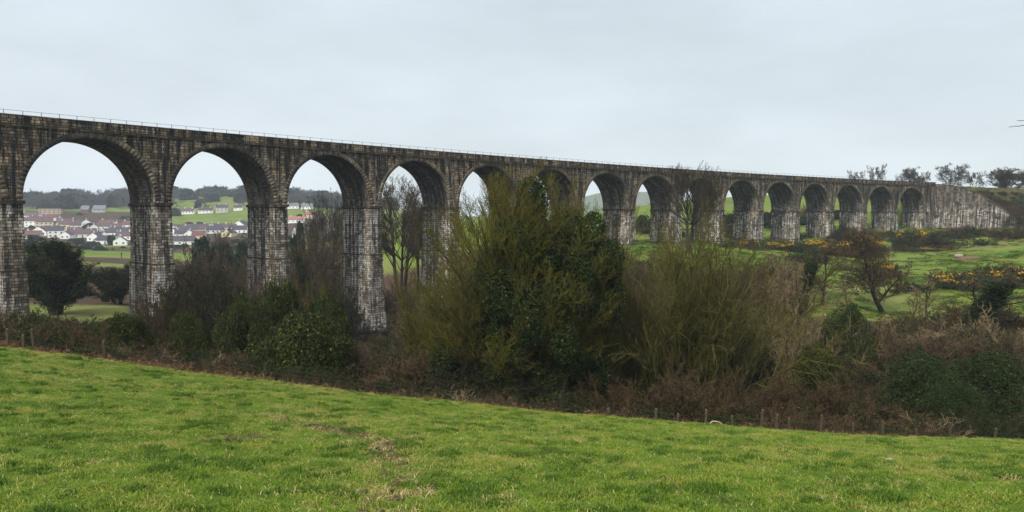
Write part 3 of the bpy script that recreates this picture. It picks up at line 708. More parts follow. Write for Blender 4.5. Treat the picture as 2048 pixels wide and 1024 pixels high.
thicket('willow', 81, 46, 1.0, B_OLIVE, (13, 9, 4), .0017, .35, .50, -.08, base=.24, jit=.09, ka=.5, nleaf=26000, lsize=.006, leaf=L_IVY, lmax=.5)  # low ivy leaves added inside to darken the gaps between the stems
thicket('willow2', 83, 34, 1.0, B_MTWIG, (10, 7, 4), .0028, .3, .9, -.15, base=.25, jit=.09, ka=.5)
thicket('bramble', 85, 60, 1.0, B_TWIG, (9, 6, 2), .0055, .1, 1.3, -1.5, nleaf=2600, lsize=.022, base=.55)
thicket('redscrub', 87, 46, 1.0, B_RED, (10, 6, 2), .0052, .25, .8, -.4, base=.45)
thicket('brownscrub', 89, 46, 1.0, B_TWIG, (10, 6, 2), .0052, .25, .75, -.35, base=.42)
thicket('palescrub', 91, 30, 1.0, B_GREY, (8, 5, 2), .0050, .05, 1.0, -.8, base=.35)
thicket('darkscrub', 93, 56, 1.0, B_DARK, (10, 7, 3), .0040, .2, .75, -.4, nleaf=9000, lsize=.020, leaf=L_IVY, base=.4)
bush('evergreen', 101, 60000, 110, .017, .95, crad=.17, shell=.12, rad=.84, sprigs=30)
bush('evergreen2', 103, 60000, 90, .018, .85, crad=.2, shell=.15, rad=.82, sprigs=40)
bush('holly', 105, 42000, 50, .016, 1.45, leaf=L_IVY, crad=.25)
bush('hedge', 107, 5000, 26, .055, .8, leaf=L_IVY)
bush('farbush', 109, 3200, 22, .075, 1.0, leaf=L_DARK)
# gorse: spiny mound with yellow heads on its upper side
r = np.random.default_rng(111); p, nn = lumpy(r, 5200, 30, .75, .28, .75)
V, Fq = leaves(p, .05, r, nn, .3, .3); up_ = nn[:, 2] + .6 * wav(p[:, 0] * 3, p[:, 1] * 3, 1.8, 3) > .85
c = p[up_] + nn[up_] * .03; c = c[r.random(len(c)) < .8]
P, R = grow(np.zeros((24, 3)), unit(r.normal(0, 1, (24, 3)) + [0, 0, 1]), np.full(24, .8), np.full(24, .02), 4, r, .1, .15)
Proto('gorse', [('stems', *tubes(P, R, 3), B_TWIG), ('foliage', V, Fq, L_GORSE), ('blossom', *leaves(c, .04, r, nn[up_][:len(c)] * .5), L_FLOWER)])
r = np.random.default_rng(113); p, nn = lumpy(r, 2600, 14, .4, .28, 2.4); V, Fq = leaves(p, .05, r, nn, .2)
P, R = grow(np.array([[0, 0, -.1]]), np.array([[0, 0, 1.]]), np.array([1.2]), np.array([.05]), 4, r, 0, .03)
Proto('conifer', [('trunk', *tubes(P, R, 5), B_DARK), ('foliage', V, Fq, L_DARK)])
# far trees, coarse twigs as they are seen from a kilometre off
for k, sd in enumerate((121, 123)):
    a, _ = tree('far', sd, 14, .2, 10, (8, 7, 5, 0), ang=(.8, .75, .7, .6), ln=(.6, .5, .5, .5), up=(.3, .2, .1, .05), rmin=.055, r0=.3, bark=B_FAR, twig=B_FAR); Proto('far_tree%d' % k, a)

_pr = random.Random(5)
def plant(key, px, Y, top, w, name, label, cat, group=None, rot=None, sink=0.0, parts=True):
    pr = PROTO[key]; X = uY(px, Y); z = gz(X, Y) - sink
    h = (HZ - top) / F * Y - z
    sz = h / pr.h; sx = (w / F * Y) / pr.w if w else sz
    o = empty(name, (X, Y, z), _pr.uniform(0, 6.28) if rot is None else rot); o.scale = (sx, sx, sz)
    tag(o, label, cat, group)
    for nm, me in pr.parts: link(nm, me, o)
    return o
plant('big_tree', 1030, 66, 360, 365, 'ivy_clad_tree', 'huge mossy yellow-green tree swathed in dark ivy before the middle arches', 'tree', rot=.0)
plant('willow', 1378, 72, 438, 400, 'willow_thicket', 'big olive brown willow fanning upright stems right of the ivy-clad tree', 'willow')
plant('willow2', 1235, 70, 590, 190, 'willow_shrub', 'mossy shrub squeezed between the ivy-clad tree and the big willow', 'shrub')
plant('willow2', 890, 73, 560, 210, 'willow_shrub', 'mossy yellow-green shrub spreading left from the ivy-clad tree foot', 'shrub')
plant('willow2', 650, 96, 565, 110, 'willow_shrub', 'upright olive shrub rising behind the rounded evergreens left of fourth pier', 'shrub')
E1 = ['evergreen', 'evergreen2']
for i, (px, Y, top, w, lb) in enumerate((
    (496, 78, 596, 150, 'rounded evergreen bush, leftmost of the cluster before the third pier'),
    (562, 83, 568, 125, 'tallest rounded evergreen bush right before the third pier foot'),
    (652, 86, 588, 110, 'rounded evergreen bush just left of the fourth pier base'),
    (605, 66, 632, 215, 'broad sprawling evergreen bush lowest at the field edge below rounded ones'),
    (238, 63, 632, 125, 'low dark evergreen bush below and left of the second pier'),
    (368, 66, 630, 105, 'small dark evergreen bush below and right of the second pier'),
    (560, 64, 715, 130, 'low evergreen shrub hugging the pasture edge under the broad evergreen'))):
    plant(E1[i % 2], px, Y, top, w, 'evergreen_bush', lb, 'bush', 'evergreen bushes before the viaduct')
plant('dark_tree', 115, 138, 478, 135, 'dark_evergreen_tree', 'black-green evergreen tree filling the foot of the first arch', 'tree')
plant('dark_tree', 228, 165, 528, 75, 'dark_evergreen_tree', 'smaller dark evergreen tree just left of the second pier', 'tree')
plant('conifer', 208, 172, 545, 18, 'small_conifer', 'little pointed conifer beside the smaller dark evergreen tree', 'conifer')
for key, px, Y, top, w, lb in (
    ('darkscrub', 420, 97, 522, 210, 'tall dark tangled thicket between the second and third piers'),
    ('darkscrub', 375, 108, 560, 120, 'dark thicket leaning against the right side of second pier'),
    ('brownscrub', 535, 118, 545, 150, 'brown twiggy thicket hiding the left foot of the third pier'),
    ('brownscrub', 385, 172, 498, 140, 'brown thicket behind the viaduct, left half of second arch'),
    ('brownscrub', 462, 180, 508, 150, 'brown thicket behind the viaduct, right half of second arch'),
    ('brownscrub', 445, 300, 458, 90, 'grey-brown scrub tree before the white houses of second arch'),
    ('brownscrub', 80, 200, 560, 110, 'brown scrub behind the black-green tree in the first arch'),
    ('brownscrub', 175, 230, 532, 90, 'brown scrub beside the stream in the first arch'),
    ('redscrub', 330, 92, 585, 130, 'bare reddish shrub standing before the second pier foot'),
    ('brownscrub', 625, 190, 445, 95, 'tall brown scrub in left half of the third arch'),
    ('brownscrub', 680, 186, 470, 130, 'brown scrub crowding behind the fourth pier'),
    ('darkscrub', 600, 150, 558, 100, 'dark thicket just right of the third pier'),
    ('darkscrub', 665, 140, 560, 100, 'dark thicket just left of the fourth pier'),
    ('brownscrub', 805, 190, 560, 130, 'brown scrub under the tall bare beech of fourth arch'),
    ('brownscrub', 860, 130, 600, 140, 'brown scrub between fourth pier and the ivy-clad tree'),
    ('redscrub', 1255, 150, 498, 160, 'reddish brown thicket right of the ivy-clad tree, below the meadow'),
    ('redscrub', 1545, 132, 502, 150, 'dark reddish thicket below the gorse hedge'),
    ('brownscrub', 1480, 112, 520, 170, 'brown thicket behind the right flank of the big willow'),
    ('redscrub', 1300, 110, 530, 150, 'brown thicket behind the left flank of the big willow'),
    ('darkscrub', 1540, 92, 610, 130, 'dark scrub right of the big willow at mid slope'),
    ('darkscrub', 1480, 82, 640, 150, 'dark scrub low against the right of the big willow'),
    ('palescrub', 1600, 84, 580, 150, 'pale bare branches tangled right of the big willow'),
    ('palescrub', 1690, 86, 640, 130, 'pale bare branches hanging over the dark holly'),
    ('palescrub', 1800, 96, 640, 150, 'pale straw-coloured shrub under the broad meadow tree'),
    ('palescrub', 1905, 98, 640, 150, 'pale straw-coloured shrub left of the ivied right-hand tree'),
    ('palescrub', 2010, 95, 622, 160, 'pale straw-coloured shrub at the right frame edge'),
    ('brownscrub', 1750, 92, 640, 160, 'brown scrub between the holly and the pale shrub'),
    ('redscrub', 1860, 104, 625, 150, 'reddish scrub along the lower edge of the meadow'),
    ('redscrub', 1980, 108, 600, 170, 'reddish scrub below the right-hand gorse'),
    ('brownscrub', 1990, 82, 660, 190, 'brown scrub behind the far right evergreen'),
    ('brownscrub', 1860, 84, 665, 170, 'brown scrub behind the front right evergreens'),
    ('redscrub', 1330, 61, 738, 270, 'reddish bramble bank at pasture edge under the big willow'),
    ('redscrub', 1490, 63, 745, 230, 'reddish bramble bank at pasture edge right of the big willow'),
    ('redscrub', 1190, 61, 745, 170, 'reddish bramble bank at the foot of the ivy-clad tree'),
    ('redscrub', 1650, 65, 755, 220, 'reddish bramble bank below the pale hanging branches'),
    ('brownscrub', 735, 66, 690, 190, 'brown twiggy bank before the fourth pier base'),
    ('brownscrub', 820, 64, 700, 190, 'brown twiggy bank left of the ivy-clad tree foot'),
    ('darkscrub', 960, 62, 715, 200, 'dark scrub in front of the ivy-clad tree, left side'),
    ('darkscrub', 1080, 61, 740, 160, 'dark scrub in front of the ivy-clad tree trunks'),
    ('bramble', 60, 55, 645, 200, 'russet bramble bank at far left behind the fence posts'),
    ('bramble', 160, 58, 640, 170, 'russet bramble bank between first pier and low evergreen bush'),
    ('brownscrub', 300, 62, 680, 120, 'brown scrub between the two low evergreen bushes'),
    ('brownscrub', 435, 64, 700, 130, 'brown scrub left of the broad sprawling evergreen')):
    plant(key, px, Y, top, w, 'bare_shrub', lb, 'shrub', 'leafless shrubs in the valley', sink=.3)
plant('dome_beech', 800, 205, 356, 135, 'bare_beech', 'tall bare multi-stemmed tree standing in the fourth arch', 'tree')
plant('dome_beech', 838, 218, 405, 70, 'bare_beech', 'thinner bare tree close to the fifth pier', 'tree')
plant('dome_oak', 655, 203, 385, 105, 'bare_tree', 'bare spreading tree in the right half of the third arch', 'tree')
plant('ivy_tree', 621, 166, 492, 40, 'ivy_trunk_tree', 'ivy-wrapped trunk in the middle of the third arch', 'tree')
plant('dome_oak', 1376, 186, 328, 135, 'bare_oak', 'bare oak whose top rises above the viaduct parapet', 'tree')
plant('open_tree2', 1649, 125, 492, 125, 'bare_tree', 'slim bare tree on the meadow below the gorse, left one', 'tree', rot=2.)
plant('meadow_oak', 1770, 131, 458, 185, 'bare_tree', 'broad dark bare tree on the meadow, largest of the right-hand trees', 'tree', rot=0.0)
plant('sapling', 1858, 122, 535, 80, 'sapling', 'thin leafless sapling right of the broad bare meadow tree', 'sapling')
plant('sapling', 1705, 118, 545, 50, 'sapling', 'thin leafless sapling between the slim and the broad meadow trees', 'sapling')
plant('sapling', 1822, 108, 575, 60, 'sapling', 'short pale sapling low on the slope under the broad meadow tree', 'sapling')
plant('sapling', 1615, 100, 560, 60, 'sapling', 'thin pale sapling between pale branchy tree and the slim tree', 'sapling')
plant('ivy_tree', 1946, 106, 545, 110, 'ivy_trunk_tree', 'ivy-wrapped tree below the right-hand gorse', 'tree')
plant('ivy_tree', 1592, 108, 505, 60, 'ivy_trunk_tree', 'narrow ivy-wrapped tree beside the pale branchy tree', 'tree')
plant('pale_tree', 1568, 104, 508, 140, 'pale_tree', 'pale branchy tree right of the big willow', 'tree')
plant('holly', 1700, 86, 612, 100, 'holly_bush', 'upright dark holly behind the pale hanging branches', 'bush')
plant('holly', 1858, 68, 712, 180, 'holly_bush', 'broad dark holly behind the right-hand fence posts', 'bush')
plant('holly', 1985, 66, 705, 180, 'holly_bush', 'dark holly filling the right frame edge above the fence', 'bush')
plant('holly', 1925, 62, 770, 120, 'holly_bush', 'low dark holly between the two broad ones by the fence', 'bush')
plant('conifer', 1846, 72, 692, 26, 'small_conifer', 'little pointed conifer rising out of the broad dark holly', 'conifer')
plant('evergreen', 1640, 76, 690, 90, 'evergreen_bush', 'dim evergreen bush low between the willow and the upright holly', 'bush')
for px, Y, top, w, lb in (
    (1482, 223, 480, 34, 'small yellow gorse, leftmost, by the eleventh pier foot'), (1502, 224, 476, 30, 'small bright gorse at the right of the leftmost one'),
    (1560, 222, 485, 62, 'flowering gorse at the left end of the gorse hedge'), (1602, 219, 481, 74, 'wide flowering gorse second along the gorse hedge'),
    (1650, 216, 480, 74, 'wide flowering gorse midway along the gorse hedge'), (1700, 214, 482, 64, 'flowering gorse right behind the broad bare meadow tree'),
    (1735, 222, 470, 60, 'flowering gorse behind the right limbs of the broad bare tree'),
    (1822, 234, 458, 66, 'flowering gorse directly below the last arches'), (1838, 224, 494, 60, 'low yellow gorse beside the dark hawthorn, left part'),
    (1872, 222, 497, 44, 'low yellow gorse beside the dark hawthorn, right part'), (1765, 168, 520, 60, 'sparse gorse glimpsed through the broad bare tree'),
    (1922, 150, 548, 90, 'gorse at the left end of the right-hand patch'), (1985, 152, 540, 90, 'gorse in the middle of the right-hand patch'),
    (2040, 150, 530, 90, 'tall gorse at the right frame edge'), (1905, 178, 545, 20, 'tiny lone gorse on the open meadow')):
    plant('gorse', px, Y, top, w, 'gorse_bush', lb, 'gorse', 'yellow gorse on the right-hand slope')
for key, px, Y, top, w, lb in (
    ('hedge', 1600, 190, 506, 50, 'dark hedge clump at lower left end of the gorse hedge'), ('hedge', 1632, 192, 500, 50, 'dark hedge clump under the middle of the gorse hedge'),
    ('darkscrub', 1850, 236, 462, 120, 'dark hawthorn below the abutment'), ('hedge', 1948, 262, 452, 50, 'dark green bush at the foot of the wing wall'),
    ('redscrub', 1905, 266, 452, 80, 'reddish bush at the left foot of the wing wall'), ('brownscrub', 2022, 232, 448, 80, 'grey-brown bush on the meadow right of the wing wall'),
    ('hedge', 1980, 226, 490, 46, 'low bush on the open meadow left of the grey-brown bush'), ('brownscrub', 2000, 215, 512, 26, 'tiny bush alone on the upper meadow'),
    ('darkscrub', 1690, 262, 446, 44, 'round dark bush before the fourteenth pier'), ('hedge', 1672, 268, 468, 40, 'low green bush beside the round dark bush'),
    ('brownscrub', 1740, 262, 455, 60, 'brown bush before the fifteenth pier'), ('farbush', 1287, 268, 430, 46, 'dark bush in the eighth arch'),
    ('brownscrub', 1290, 256, 452, 44, 'brown bush in the eighth arch, below the dark one'), ('farbush', 1458, 290, 428, 44, 'dark tree-like bush in the tenth arch'),
    ('brownscrub', 1470, 262, 455, 50, 'brown bush before the eleventh pier'), ('farbush', 1532, 308, 424, 34, 'dark bush in the eleventh arch'),
    ('farbush', 1604, 318, 432, 34, 'dark bush in the twelfth arch'), ('brownscrub', 1607, 330, 408, 20, 'thin brown bush behind the twelfth arch'),
    ('farbush', 1672, 330, 420, 40, 'dark bush in the thirteenth arch'), ('farbush', 1738, 340, 425, 36, 'dark bush in the fourteenth arch')):
    plant(key, px, Y, top, w, 'bush', lb, 'bush', 'bushes round the right-hand piers')
for key, px, Y, top, w, lb in (
    ('skyline_tree', 1714, 400, 341, 30, 'small bare tree on the skyline, leftmost over the parapet'), ('skyline_tree', 1747, 392, 331, 34, 'tall narrow bare tree on the skyline, second from the left'),
    ('skyline_tree', 1808, 386, 335, 62, 'wide bare tree on the skyline above the last arch'), ('skyline_tree', 1845, 384, 342, 44, 'low dark bare tree between the two wide skyline trees'),
    ('skyline_tree', 1884, 380, 329, 76, 'largest bare tree on the skyline above the abutment'), ('skyline_tree', 1947, 345, 342, 38, 'small reddish bare tree standing on the embankment crest'),
    ('pink_skyline_tree', 2006, 352, 336, 76, 'rounded pinkish bare tree on the embankment at the right'), ('pink_skyline_tree', 2055, 350, 345, 60, 'pinkish bare tree cut by the right frame edge')):
    plant(key, px, Y, top, w, 'skyline_tree', lb, 'tree', 'bare trees on the right-hand skyline', sink=.4)
for key, px, Y, top, w, lb in (
    ('farbush', 402, 262, 474, 52, 'dark evergreen shrub, largest of those in the second arch'), ('farbush', 442, 268, 488, 50, 'dark evergreen shrub in the middle of the second arch'),
    ('farbush', 482, 258, 484, 46, 'dark evergreen shrub beside the third pier'), ('farbush', 600, 300, 442, 18, 'dark shrub before the red-roofed house'),
    ('farbush', 627, 296, 440, 20, 'dark pointed shrub right of the red-roofed house'), ('farbush', 590, 240, 470, 30, 'dark shrub low beside the third pier'),
    ('farbush', 60, 420, 470, 14, 'dark shrub beside the first pier before the houses'), ('farbush', 222, 560, 470, 18, 'dark shrub between the white front houses'),
    ('farbush', 130, 900, 430, 14, 'dark round bush beside the flat tan building'), ('farbush', 148, 905, 431, 12, 'small bush right of the dark round bush on rough field'),
    ('farbush', 352, 930, 416, 22, 'dark bush before the left white terrace'), ('farbush', 397, 1010, 400, 14, 'dark upright tree between the white terraces'),
    ('farbush', 425, 1080, 388, 34, 'dark round tree on the upper field above the terraces'), ('farbush', 484, 1060, 386, 26, 'dark tree on the upper field near the third pier'),
    ('far_tree0', 415, 1030, 396, 44, 'bare tree behind the middle terrace'), ('far_tree1', 480, 1010, 398, 22, 'bare round tree behind the rightmost terrace'),
    ('far_tree0', 358, 1030, 396, 30, 'bare tree behind the leftmost terrace'), ('farbush', 378, 800, 444, 20, 'dark hedge bush at the foot of the open field'),
    ('farbush', 400, 800, 444, 16, 'dark hedge bush right of the other at open field foot'), ('far_tree1', 640, 760, 420, 30, 'bare tree beside the pink-roofed houses'),
    ('far_tree1', 145, 985, 398, 50, 'brownish bare tree between the flat building and the brick one'),
    ('far_tree0', 76, 1000, 378, 18, 'tall bare tree at the left end of the ridge wood')):
    plant(key, px, Y, top, w, 'distant_bush' if 'bush' in key else 'distant_tree', lb, 'bush' if 'bush' in key else 'tree', 'trees and bushes round the town')

# ------------------------------------------------------------------ scattered masses (geometry-node instances)
def scatter(name, protos, pts, rot, scl, kind_idx):
    """ONE object: meshes of one kind instanced on points; protos are meshes kept out of the scene"""
    me = bpy.data.meshes.new(name); me.vertices.add(len(pts)); me.vertices.foreach_set('co', np.asarray(pts, np.float32).ravel())
    for nm, arr, ty in (('rot', rot, 'FLOAT_VECTOR'), ('scl', scl, 'FLOAT_VECTOR'), ('idx', kind_idx, 'INT')):
        a = me.attributes.new(nm, ty, 'POINT')
        if ty == 'INT': a.data.foreach_set('value', np.asarray(arr, np.int32))
        else: a.data.foreach_set('vector', np.asarray(arr, np.float32).ravel())
    o = bpy.data.objects.new(name, me); COL.objects.link(o); o['kind'] = 'stuff'
    g = bpy.data.node_groups.new(name, 'GeometryNodeTree')
    g.interface.new_socket('Geometry', in_out='INPUT', socket_type='NodeSocketGeometry')
    g.interface.new_socket('Geometry', in_out='OUTPUT', socket_type='NodeSocketGeometry')
    N = g.nodes.new; Lk = g.links.new
    gi = N('NodeGroupInput'); go = N('NodeGroupOutput'); jn = N('GeometryNodeJoinGeometry')
    def attr(nm, ty):
        a = N('GeometryNodeInputNamedAttribute'); a.data_type = ty; a.inputs['Name'].default_value = nm; return a.outputs['Attribute']
    for k, pm in enumerate(protos):
        po = bpy.data.objects.new(name + '_source', pm)
        oi = N('GeometryNodeObjectInfo'); oi.inputs['Object'].default_value = po; oi.inputs['As Instance'].default_value = True
        cm = N('FunctionNodeCompare'); cm.data_type = 'INT'; cm.operation = 'EQUAL'
        Lk(attr('idx', 'INT'), cm.inputs[2]); cm.inputs[3].default_value = k
        ip = N('GeometryNodeInstanceOnPoints'); Lk(gi.outputs[0], ip.inputs['Points']); Lk(cm.outputs[0], ip.inputs['Selection'])
        Lk(oi.outputs['Geometry'], ip.inputs['Instance'])
        er = N('FunctionNodeEulerToRotation'); Lk(attr('rot', 'FLOAT_VECTOR'), er.inputs[0])
        Lk(er.outputs[0], ip.inputs['Rotation']); Lk(attr('scl', 'FLOAT_VECTOR'), ip.inputs['Scale'])
        Lk(ip.outputs[0], jn.inputs[0])
    Lk(jn.outputs[0], go.inputs[0])
    md = o.modifiers.new('scatter', 'NODES'); md.node_group = g
    return o
def rotz(n, r, tilt=.0): return np.c_[r.normal(0, tilt, n), r.normal(0, tilt, n), r.uniform(0, 6.28, n)]
def pmesh(key, r=None):
    """all parts of a plant kind as one mesh, height 1"""
    p = PROTO[key]; V = []; Fs = []; mi = []; mats = []; b = 0
    for i, (nm, me) in enumerate(p.parts):
        v = np.empty(len(me.vertices) * 3, np.float32); me.vertices.foreach_get('co', v); v = v.reshape(-1, 3)
        f = np.empty(len(me.loops), np.int32); me.loops.foreach_get('vertex_index', f); f = f.reshape(-1, 4)
        V.append(v / p.h); Fs.append(f + b); b += len(v); mats.append(me.materials[0]); mi.append(np.full(len(f), i, np.int32))
    m = mesh(key + '_mass', np.concatenate(V), np.concatenate(Fs), mats); m.polygons.foreach_set('material_index', np.concatenate(mi)); return m

# undergrowth filling the valley: brambles, dead stems, low scrub
thicket('lowbram', 201, 34, 1.0, B_TWIG, (7, 5, 0), .006, .1, 1.5, -1.8, nleaf=1500, lsize=.03, base=.7)
thicket('lowred', 203, 36, 1.0, B_RED, (8, 5, 0), .006, .2, 1.1, -.9, base=.6)
thicket('lowdark', 205, 30, 1.0, B_DARK, (7, 5, 0), .006, .2, 1.1, -.9, nleaf=6500, lsize=.026, leaf=L_IVY, base=.6)
thicket('lowpale', 207, 26, 1.0, B_GREY, (7, 4, 0), .0055, .1, 1.3, -1.3, base=.6)
r = np.random.default_rng(301)
def belt(n, y0, y1, r, lo=-350, hi=2350, pw=1.0):
    px = r.uniform(lo, hi, n); Y = y0 + (y1 - y0) * r.random(n) ** pw; X = uY(px, Y); Y = Y + .09 * X * np.clip(1.5 - Y / 80, 0, 1)
    return X, Y
X, Y = belt(1500, 51, 118, r, pw=1.25); px = CX + F * X / Y
X2, Y2 = belt(700, 118, 200, r, 280, 1150); X3, Y3 = belt(160, 112, 150, r, 1100, 1600); X4, Y4 = belt(260, 240, 330, r, 340, 660)
X5 = []; Y5 = []
for (qx, qy, qn, sx5, sy5) in ((1560, 222, 16, 45, 7), (1680, 216, 20, 55, 7), (1840, 228, 16, 45, 8), (1985, 158, 30, 80, 9), (1950, 262, 20, 60, 6), (2010, 225, 6, 40, 8), (1560, 250, 8, 120, 4), (1770, 272, 14, 90, 5)):
    y5 = qy + r.normal(0, sy5 / 2, qn); X5.append(uY(qx + r.normal(0, sx5, qn), y5)); Y5.append(y5)
X5 = np.concatenate(X5); Y5 = np.concatenate(Y5)
X = np.r_[X, X2, X3, X4]; Y = np.r_[Y, Y2, Y3, Y4]; px = CX + F * X / Y
keep = ~((px < 290) & (Y > 106)) & ~((px > 1560) & (Y > 110)); X, Y = np.r_[X[keep], X5], np.r_[Y[keep], Y5]; n = len(X)
h = r.uniform(1.0, 2.4, n) * np.where(Y > 75, 1.25, 1) * np.where(Y - Yedge(X) < 4, .62, 1)
scatter('undergrowth', [pmesh('lowbram'), pmesh('lowred'), pmesh('lowdark'), pmesh('lowpale')], np.c_[X, Y, ground(X, Y) - .15], rotz(n, r, .08),
        np.c_[h * r.uniform(.9, 1.4, n), h * r.uniform(.9, 1.4, n), h], r.choice(4, n, p=[.30, .22, .40, .08]))
# scrub over the railway embankment and the bank behind the wing wall
ss = r.uniform(15 * PIT + 5, 15 * PIT + 190, 520); ww_ = -4.5 - r.random(520) ** 1.1 * 30
ex, ey, eth = path(ss); X = ex - ww_ * np.sin(eth); Y = ey + ww_ * np.cos(eth)
sd = (X - WA[0]) * nw[0] + (Y - WA[1]) * nw[1]; k = sd > 2.0; X, Y, ww_ = X[k], Y[k], ww_[k]
n = len(X)
h = r.uniform(1.2, 5.0, n) * np.clip(np.abs(ww_) / 16, .3, 1)
scatter('bank_scrub', [pmesh('redscrub'), pmesh('hedge'), pmesh('brownscrub')], np.c_[X, Y, ground(X, Y) - .3], rotz(n, r), np.c_[h * 1.35, h * 1.35, h], r.choice(3, n, p=[.46, .16, .38]))
# woods on the far ridge, a single mass of bare crowns
n = 720; px = r.uniform(-80, 900, n); Y = r.uniform(1120, 1330, n)
n2 = 150; px = np.r_[px, r.uniform(40, 270, n2), r.uniform(560, 760, 130)]; Y = np.r_[Y, r.uniform(985, 1120, n2), r.uniform(960, 1120, 130)]
X = uY(px, Y); gap = wav(px, Y * 0, .035, 12) > .52; gap &= Y > 1105; X, Y, px = X[~gap], Y[~gap], px[~gap]; n = len(X)
h = r.uniform(9, 19, n) * (1 + .12 * wav(px, Y * 0, .09, 3))
scatter('woods', [pmesh('far_tree0'), pmesh('far_tree1'), pmesh('farbush')], np.c_[X, Y, ground(X, Y) - .5], rotz(n, r), np.c_[h, h, h] * np.array([.95, .95, 1]), r.choice(3, n, p=[.44, .44, .12]))
# hedges and gardens among the houses
n = 430; px = r.uniform(-60, 700, n); Y = r.uniform(545, 900, n); Y[:110] = r.uniform(470, 545, 110); X = uY(px, Y)
k = ~((px > 330) & (px < 500) & (Y > 800)); X, Y = X[k], Y[k]; n = len(X); h = r.uniform(1.2, 4.2, n)
scatter('garden_hedges', [pmesh('farbush'), pmesh('far_tree0')], np.c_[X, Y, ground(X, Y) - .2], rotz(n, r), np.c_[h * 1.3, h * 1.3, h], r.choice(2, n, p=[.55, .45]))
# dead bracken and straw along the fence
r = np.random.default_rng(305)
m = 60; az = r.uniform(0, 6.28, m); D = np.c_[np.cos(az), np.sin(az), r.uniform(.3, 1.6, m)]
P, R = grow(r.normal(0, .18, (m, 3)) * [1, 1, 0], D, r.uniform(.35, .8, m), np.full(m, .010), 5, r, -1.0, .2)
c = P[:, 2:].reshape(-1, 3); c = np.repeat(c, 3, 0) + r.normal(0, .05, (len(c) * 3, 3))
vf = merge_meshes([tubes(P, R, 3), leaves(c, .05, r, None, .3, .3)])
BRK = mesh('bracken', vf[0], vf[1], [L_DEAD])
n = 900; X = np.r_[r.uniform(14, 52, 620), r.uniform(-45, 14, 280)]; Y = Yedge(X) + r.uniform(.3, 4.0, n); h = r.uniform(.6, 1.3, n)
scatter('dead_bracken', [BRK], np.c_[X, Y, ground(X, Y) - .05], rotz(n, r, .15), np.c_[h, h, h * .9], np.zeros(n))

# ------------------------------------------------------------------ grass on the pasture
def mat_grass():
    t = NT('grass_blade'); p = t.pos()
    ri = t.n('NewGeometry').outputs['Random Per Island']; rnd = t.n('ObjectInfo').outputs['Random']
    n1 = t.noise(p, .55, 4, .6); n2 = t.noise(p, .13, 3, .55); n3 = t.noise(p, 2.6, 3, .6)
    c = t.ramp(t.math('ADD', t.math('MULTIPLY', n1, .6), t.math('MULTIPLY', n3, .4)), [(.34, (.030, .072, .003)), (.48, (.098, .176, .005)), (.64, (.195, .225, .016))])
    c = t.mix(t.math('MULTIPLY', ri, .4), c, (.16, .19, .02))
    dry = t.math('ADD', t.math('MULTIPLY', n1, .5), t.math('MULTIPLY', n3, .5))
    dry = t.math('ADD', dry, t.math('MULTIPLY', t.math('SUBTRACT', ri, .5), .12))
    dry = t.math('ADD', dry, t.math('MULTIPLY', t.math('SUBTRACT', n2, .5), .25))
    c = t.mix(t.math('MULTIPLY', t.maprange(dry, .53, .62), .85), c, (.29, .235, .070))
    c = t.mix(t.math('GREATER_THAN', t.math('FRACT', t.math('MULTIPLY', ri, 53.3)), .98), c, (.36, .29, .12))
    return t.out(c, .6, spec=.2, trans=.25)
GRASS = mat_grass()
t = NT('dark_grass_blade'); ri_ = t.n('NewGeometry').outputs['Random Per Island']; DARK_GRASS = t.out(t.mix(ri_, (.024, .066, .003), (.088, .155, .006)), .6, spec=.2, trans=.2)  # darker green blades for the taller clumped tufts
def tuft(seed, n, rad, h, w, lean):
    r = np.random.default_rng(seed); a = r.uniform(0, 6.28, n); q = np.sqrt(r.random(n)) * rad
    b = np.c_[np.cos(a) * q, np.sin(a) * q, np.full(n, -.015)]; f = r.uniform(0, 6.28, n)
    d = np.c_[np.cos(f), np.sin(f), np.zeros(n)]; sdv = np.c_[-np.sin(f), np.cos(f), np.zeros(n)]
    H = h * r.uniform(.45, 1.3, n)[:, None]; l = lean * r.uniform(.2, 1.5, n)[:, None]; W = w * r.uniform(.7, 1.3, n)[:, None]
    up = np.array([0, 0, 1.])
    V = np.stack([b - sdv * W, b + sdv * W, b + d * H * l * .35 + up * H * .6 + sdv * W * .8, b + d * H * l * .35 + up * H * .6 - sdv * W * .8,
                  b + d * H * l + up * H * (1 - .22 * l) + sdv * W * .15, b + d * H * l + up * H * (1 - .22 * l) - sdv * W * .15], 1).reshape(-1, 3)
    i = np.arange(n)[:, None] * 6
    return mesh('grass_tuft', V, np.concatenate([i + np.array([[0, 1, 2, 3]]), i + np.array([[3, 2, 4, 5]])]), [GRASS])
r = np.random.default_rng(307)
GK = GRASS; GRASS = DARK_GRASS; LT = tuft(3, 190, .17, .085, .0052, .9); GRASS = GK
TF = [tuft(1, 140, .26, .031, .0048, 1.1), tuft(2, 130, .26, .042, .005, 1.2), tuft(3, 150, .15, .085, .0052, .9), tuft(4, 90, .22, .065, .0055, 1.4)]
pts = []
for y0, y1, dens in ((-3, 7, 3), (7, 16, 24), (16, 26, 18), (26, 38, 12), (38, 53, 9)):
    xm = .80 * y1 + 3; m = int(dens * (y1 - y0) * 2 * xm); X = r.uniform(-xm, xm, m); Y = r.uniform(y0, y1, m); k = Y < Yedge(X) + .5
    pts.append(np.c_[X[k], Y[k]])
pts = np.concatenate(pts); X, Y = pts.T
mm = mudmask(X, Y); k = r.random(len(X)) > mm * 1.15; X, Y = X[k], Y[k]; n = len(X)
lf = wav(X, Y, 3.4, 21) * .55 + wav(X, Y, 1.2, 22) * .45
idx = np.where(lf + r.normal(0, .25, n) > .44, 2, np.where(r.random(n) < .12, 3, r.integers(0, 2, n)))
sc = r.uniform(.75, 1.25, n) * (1 + .012 * np.maximum(Y - 16, 0))
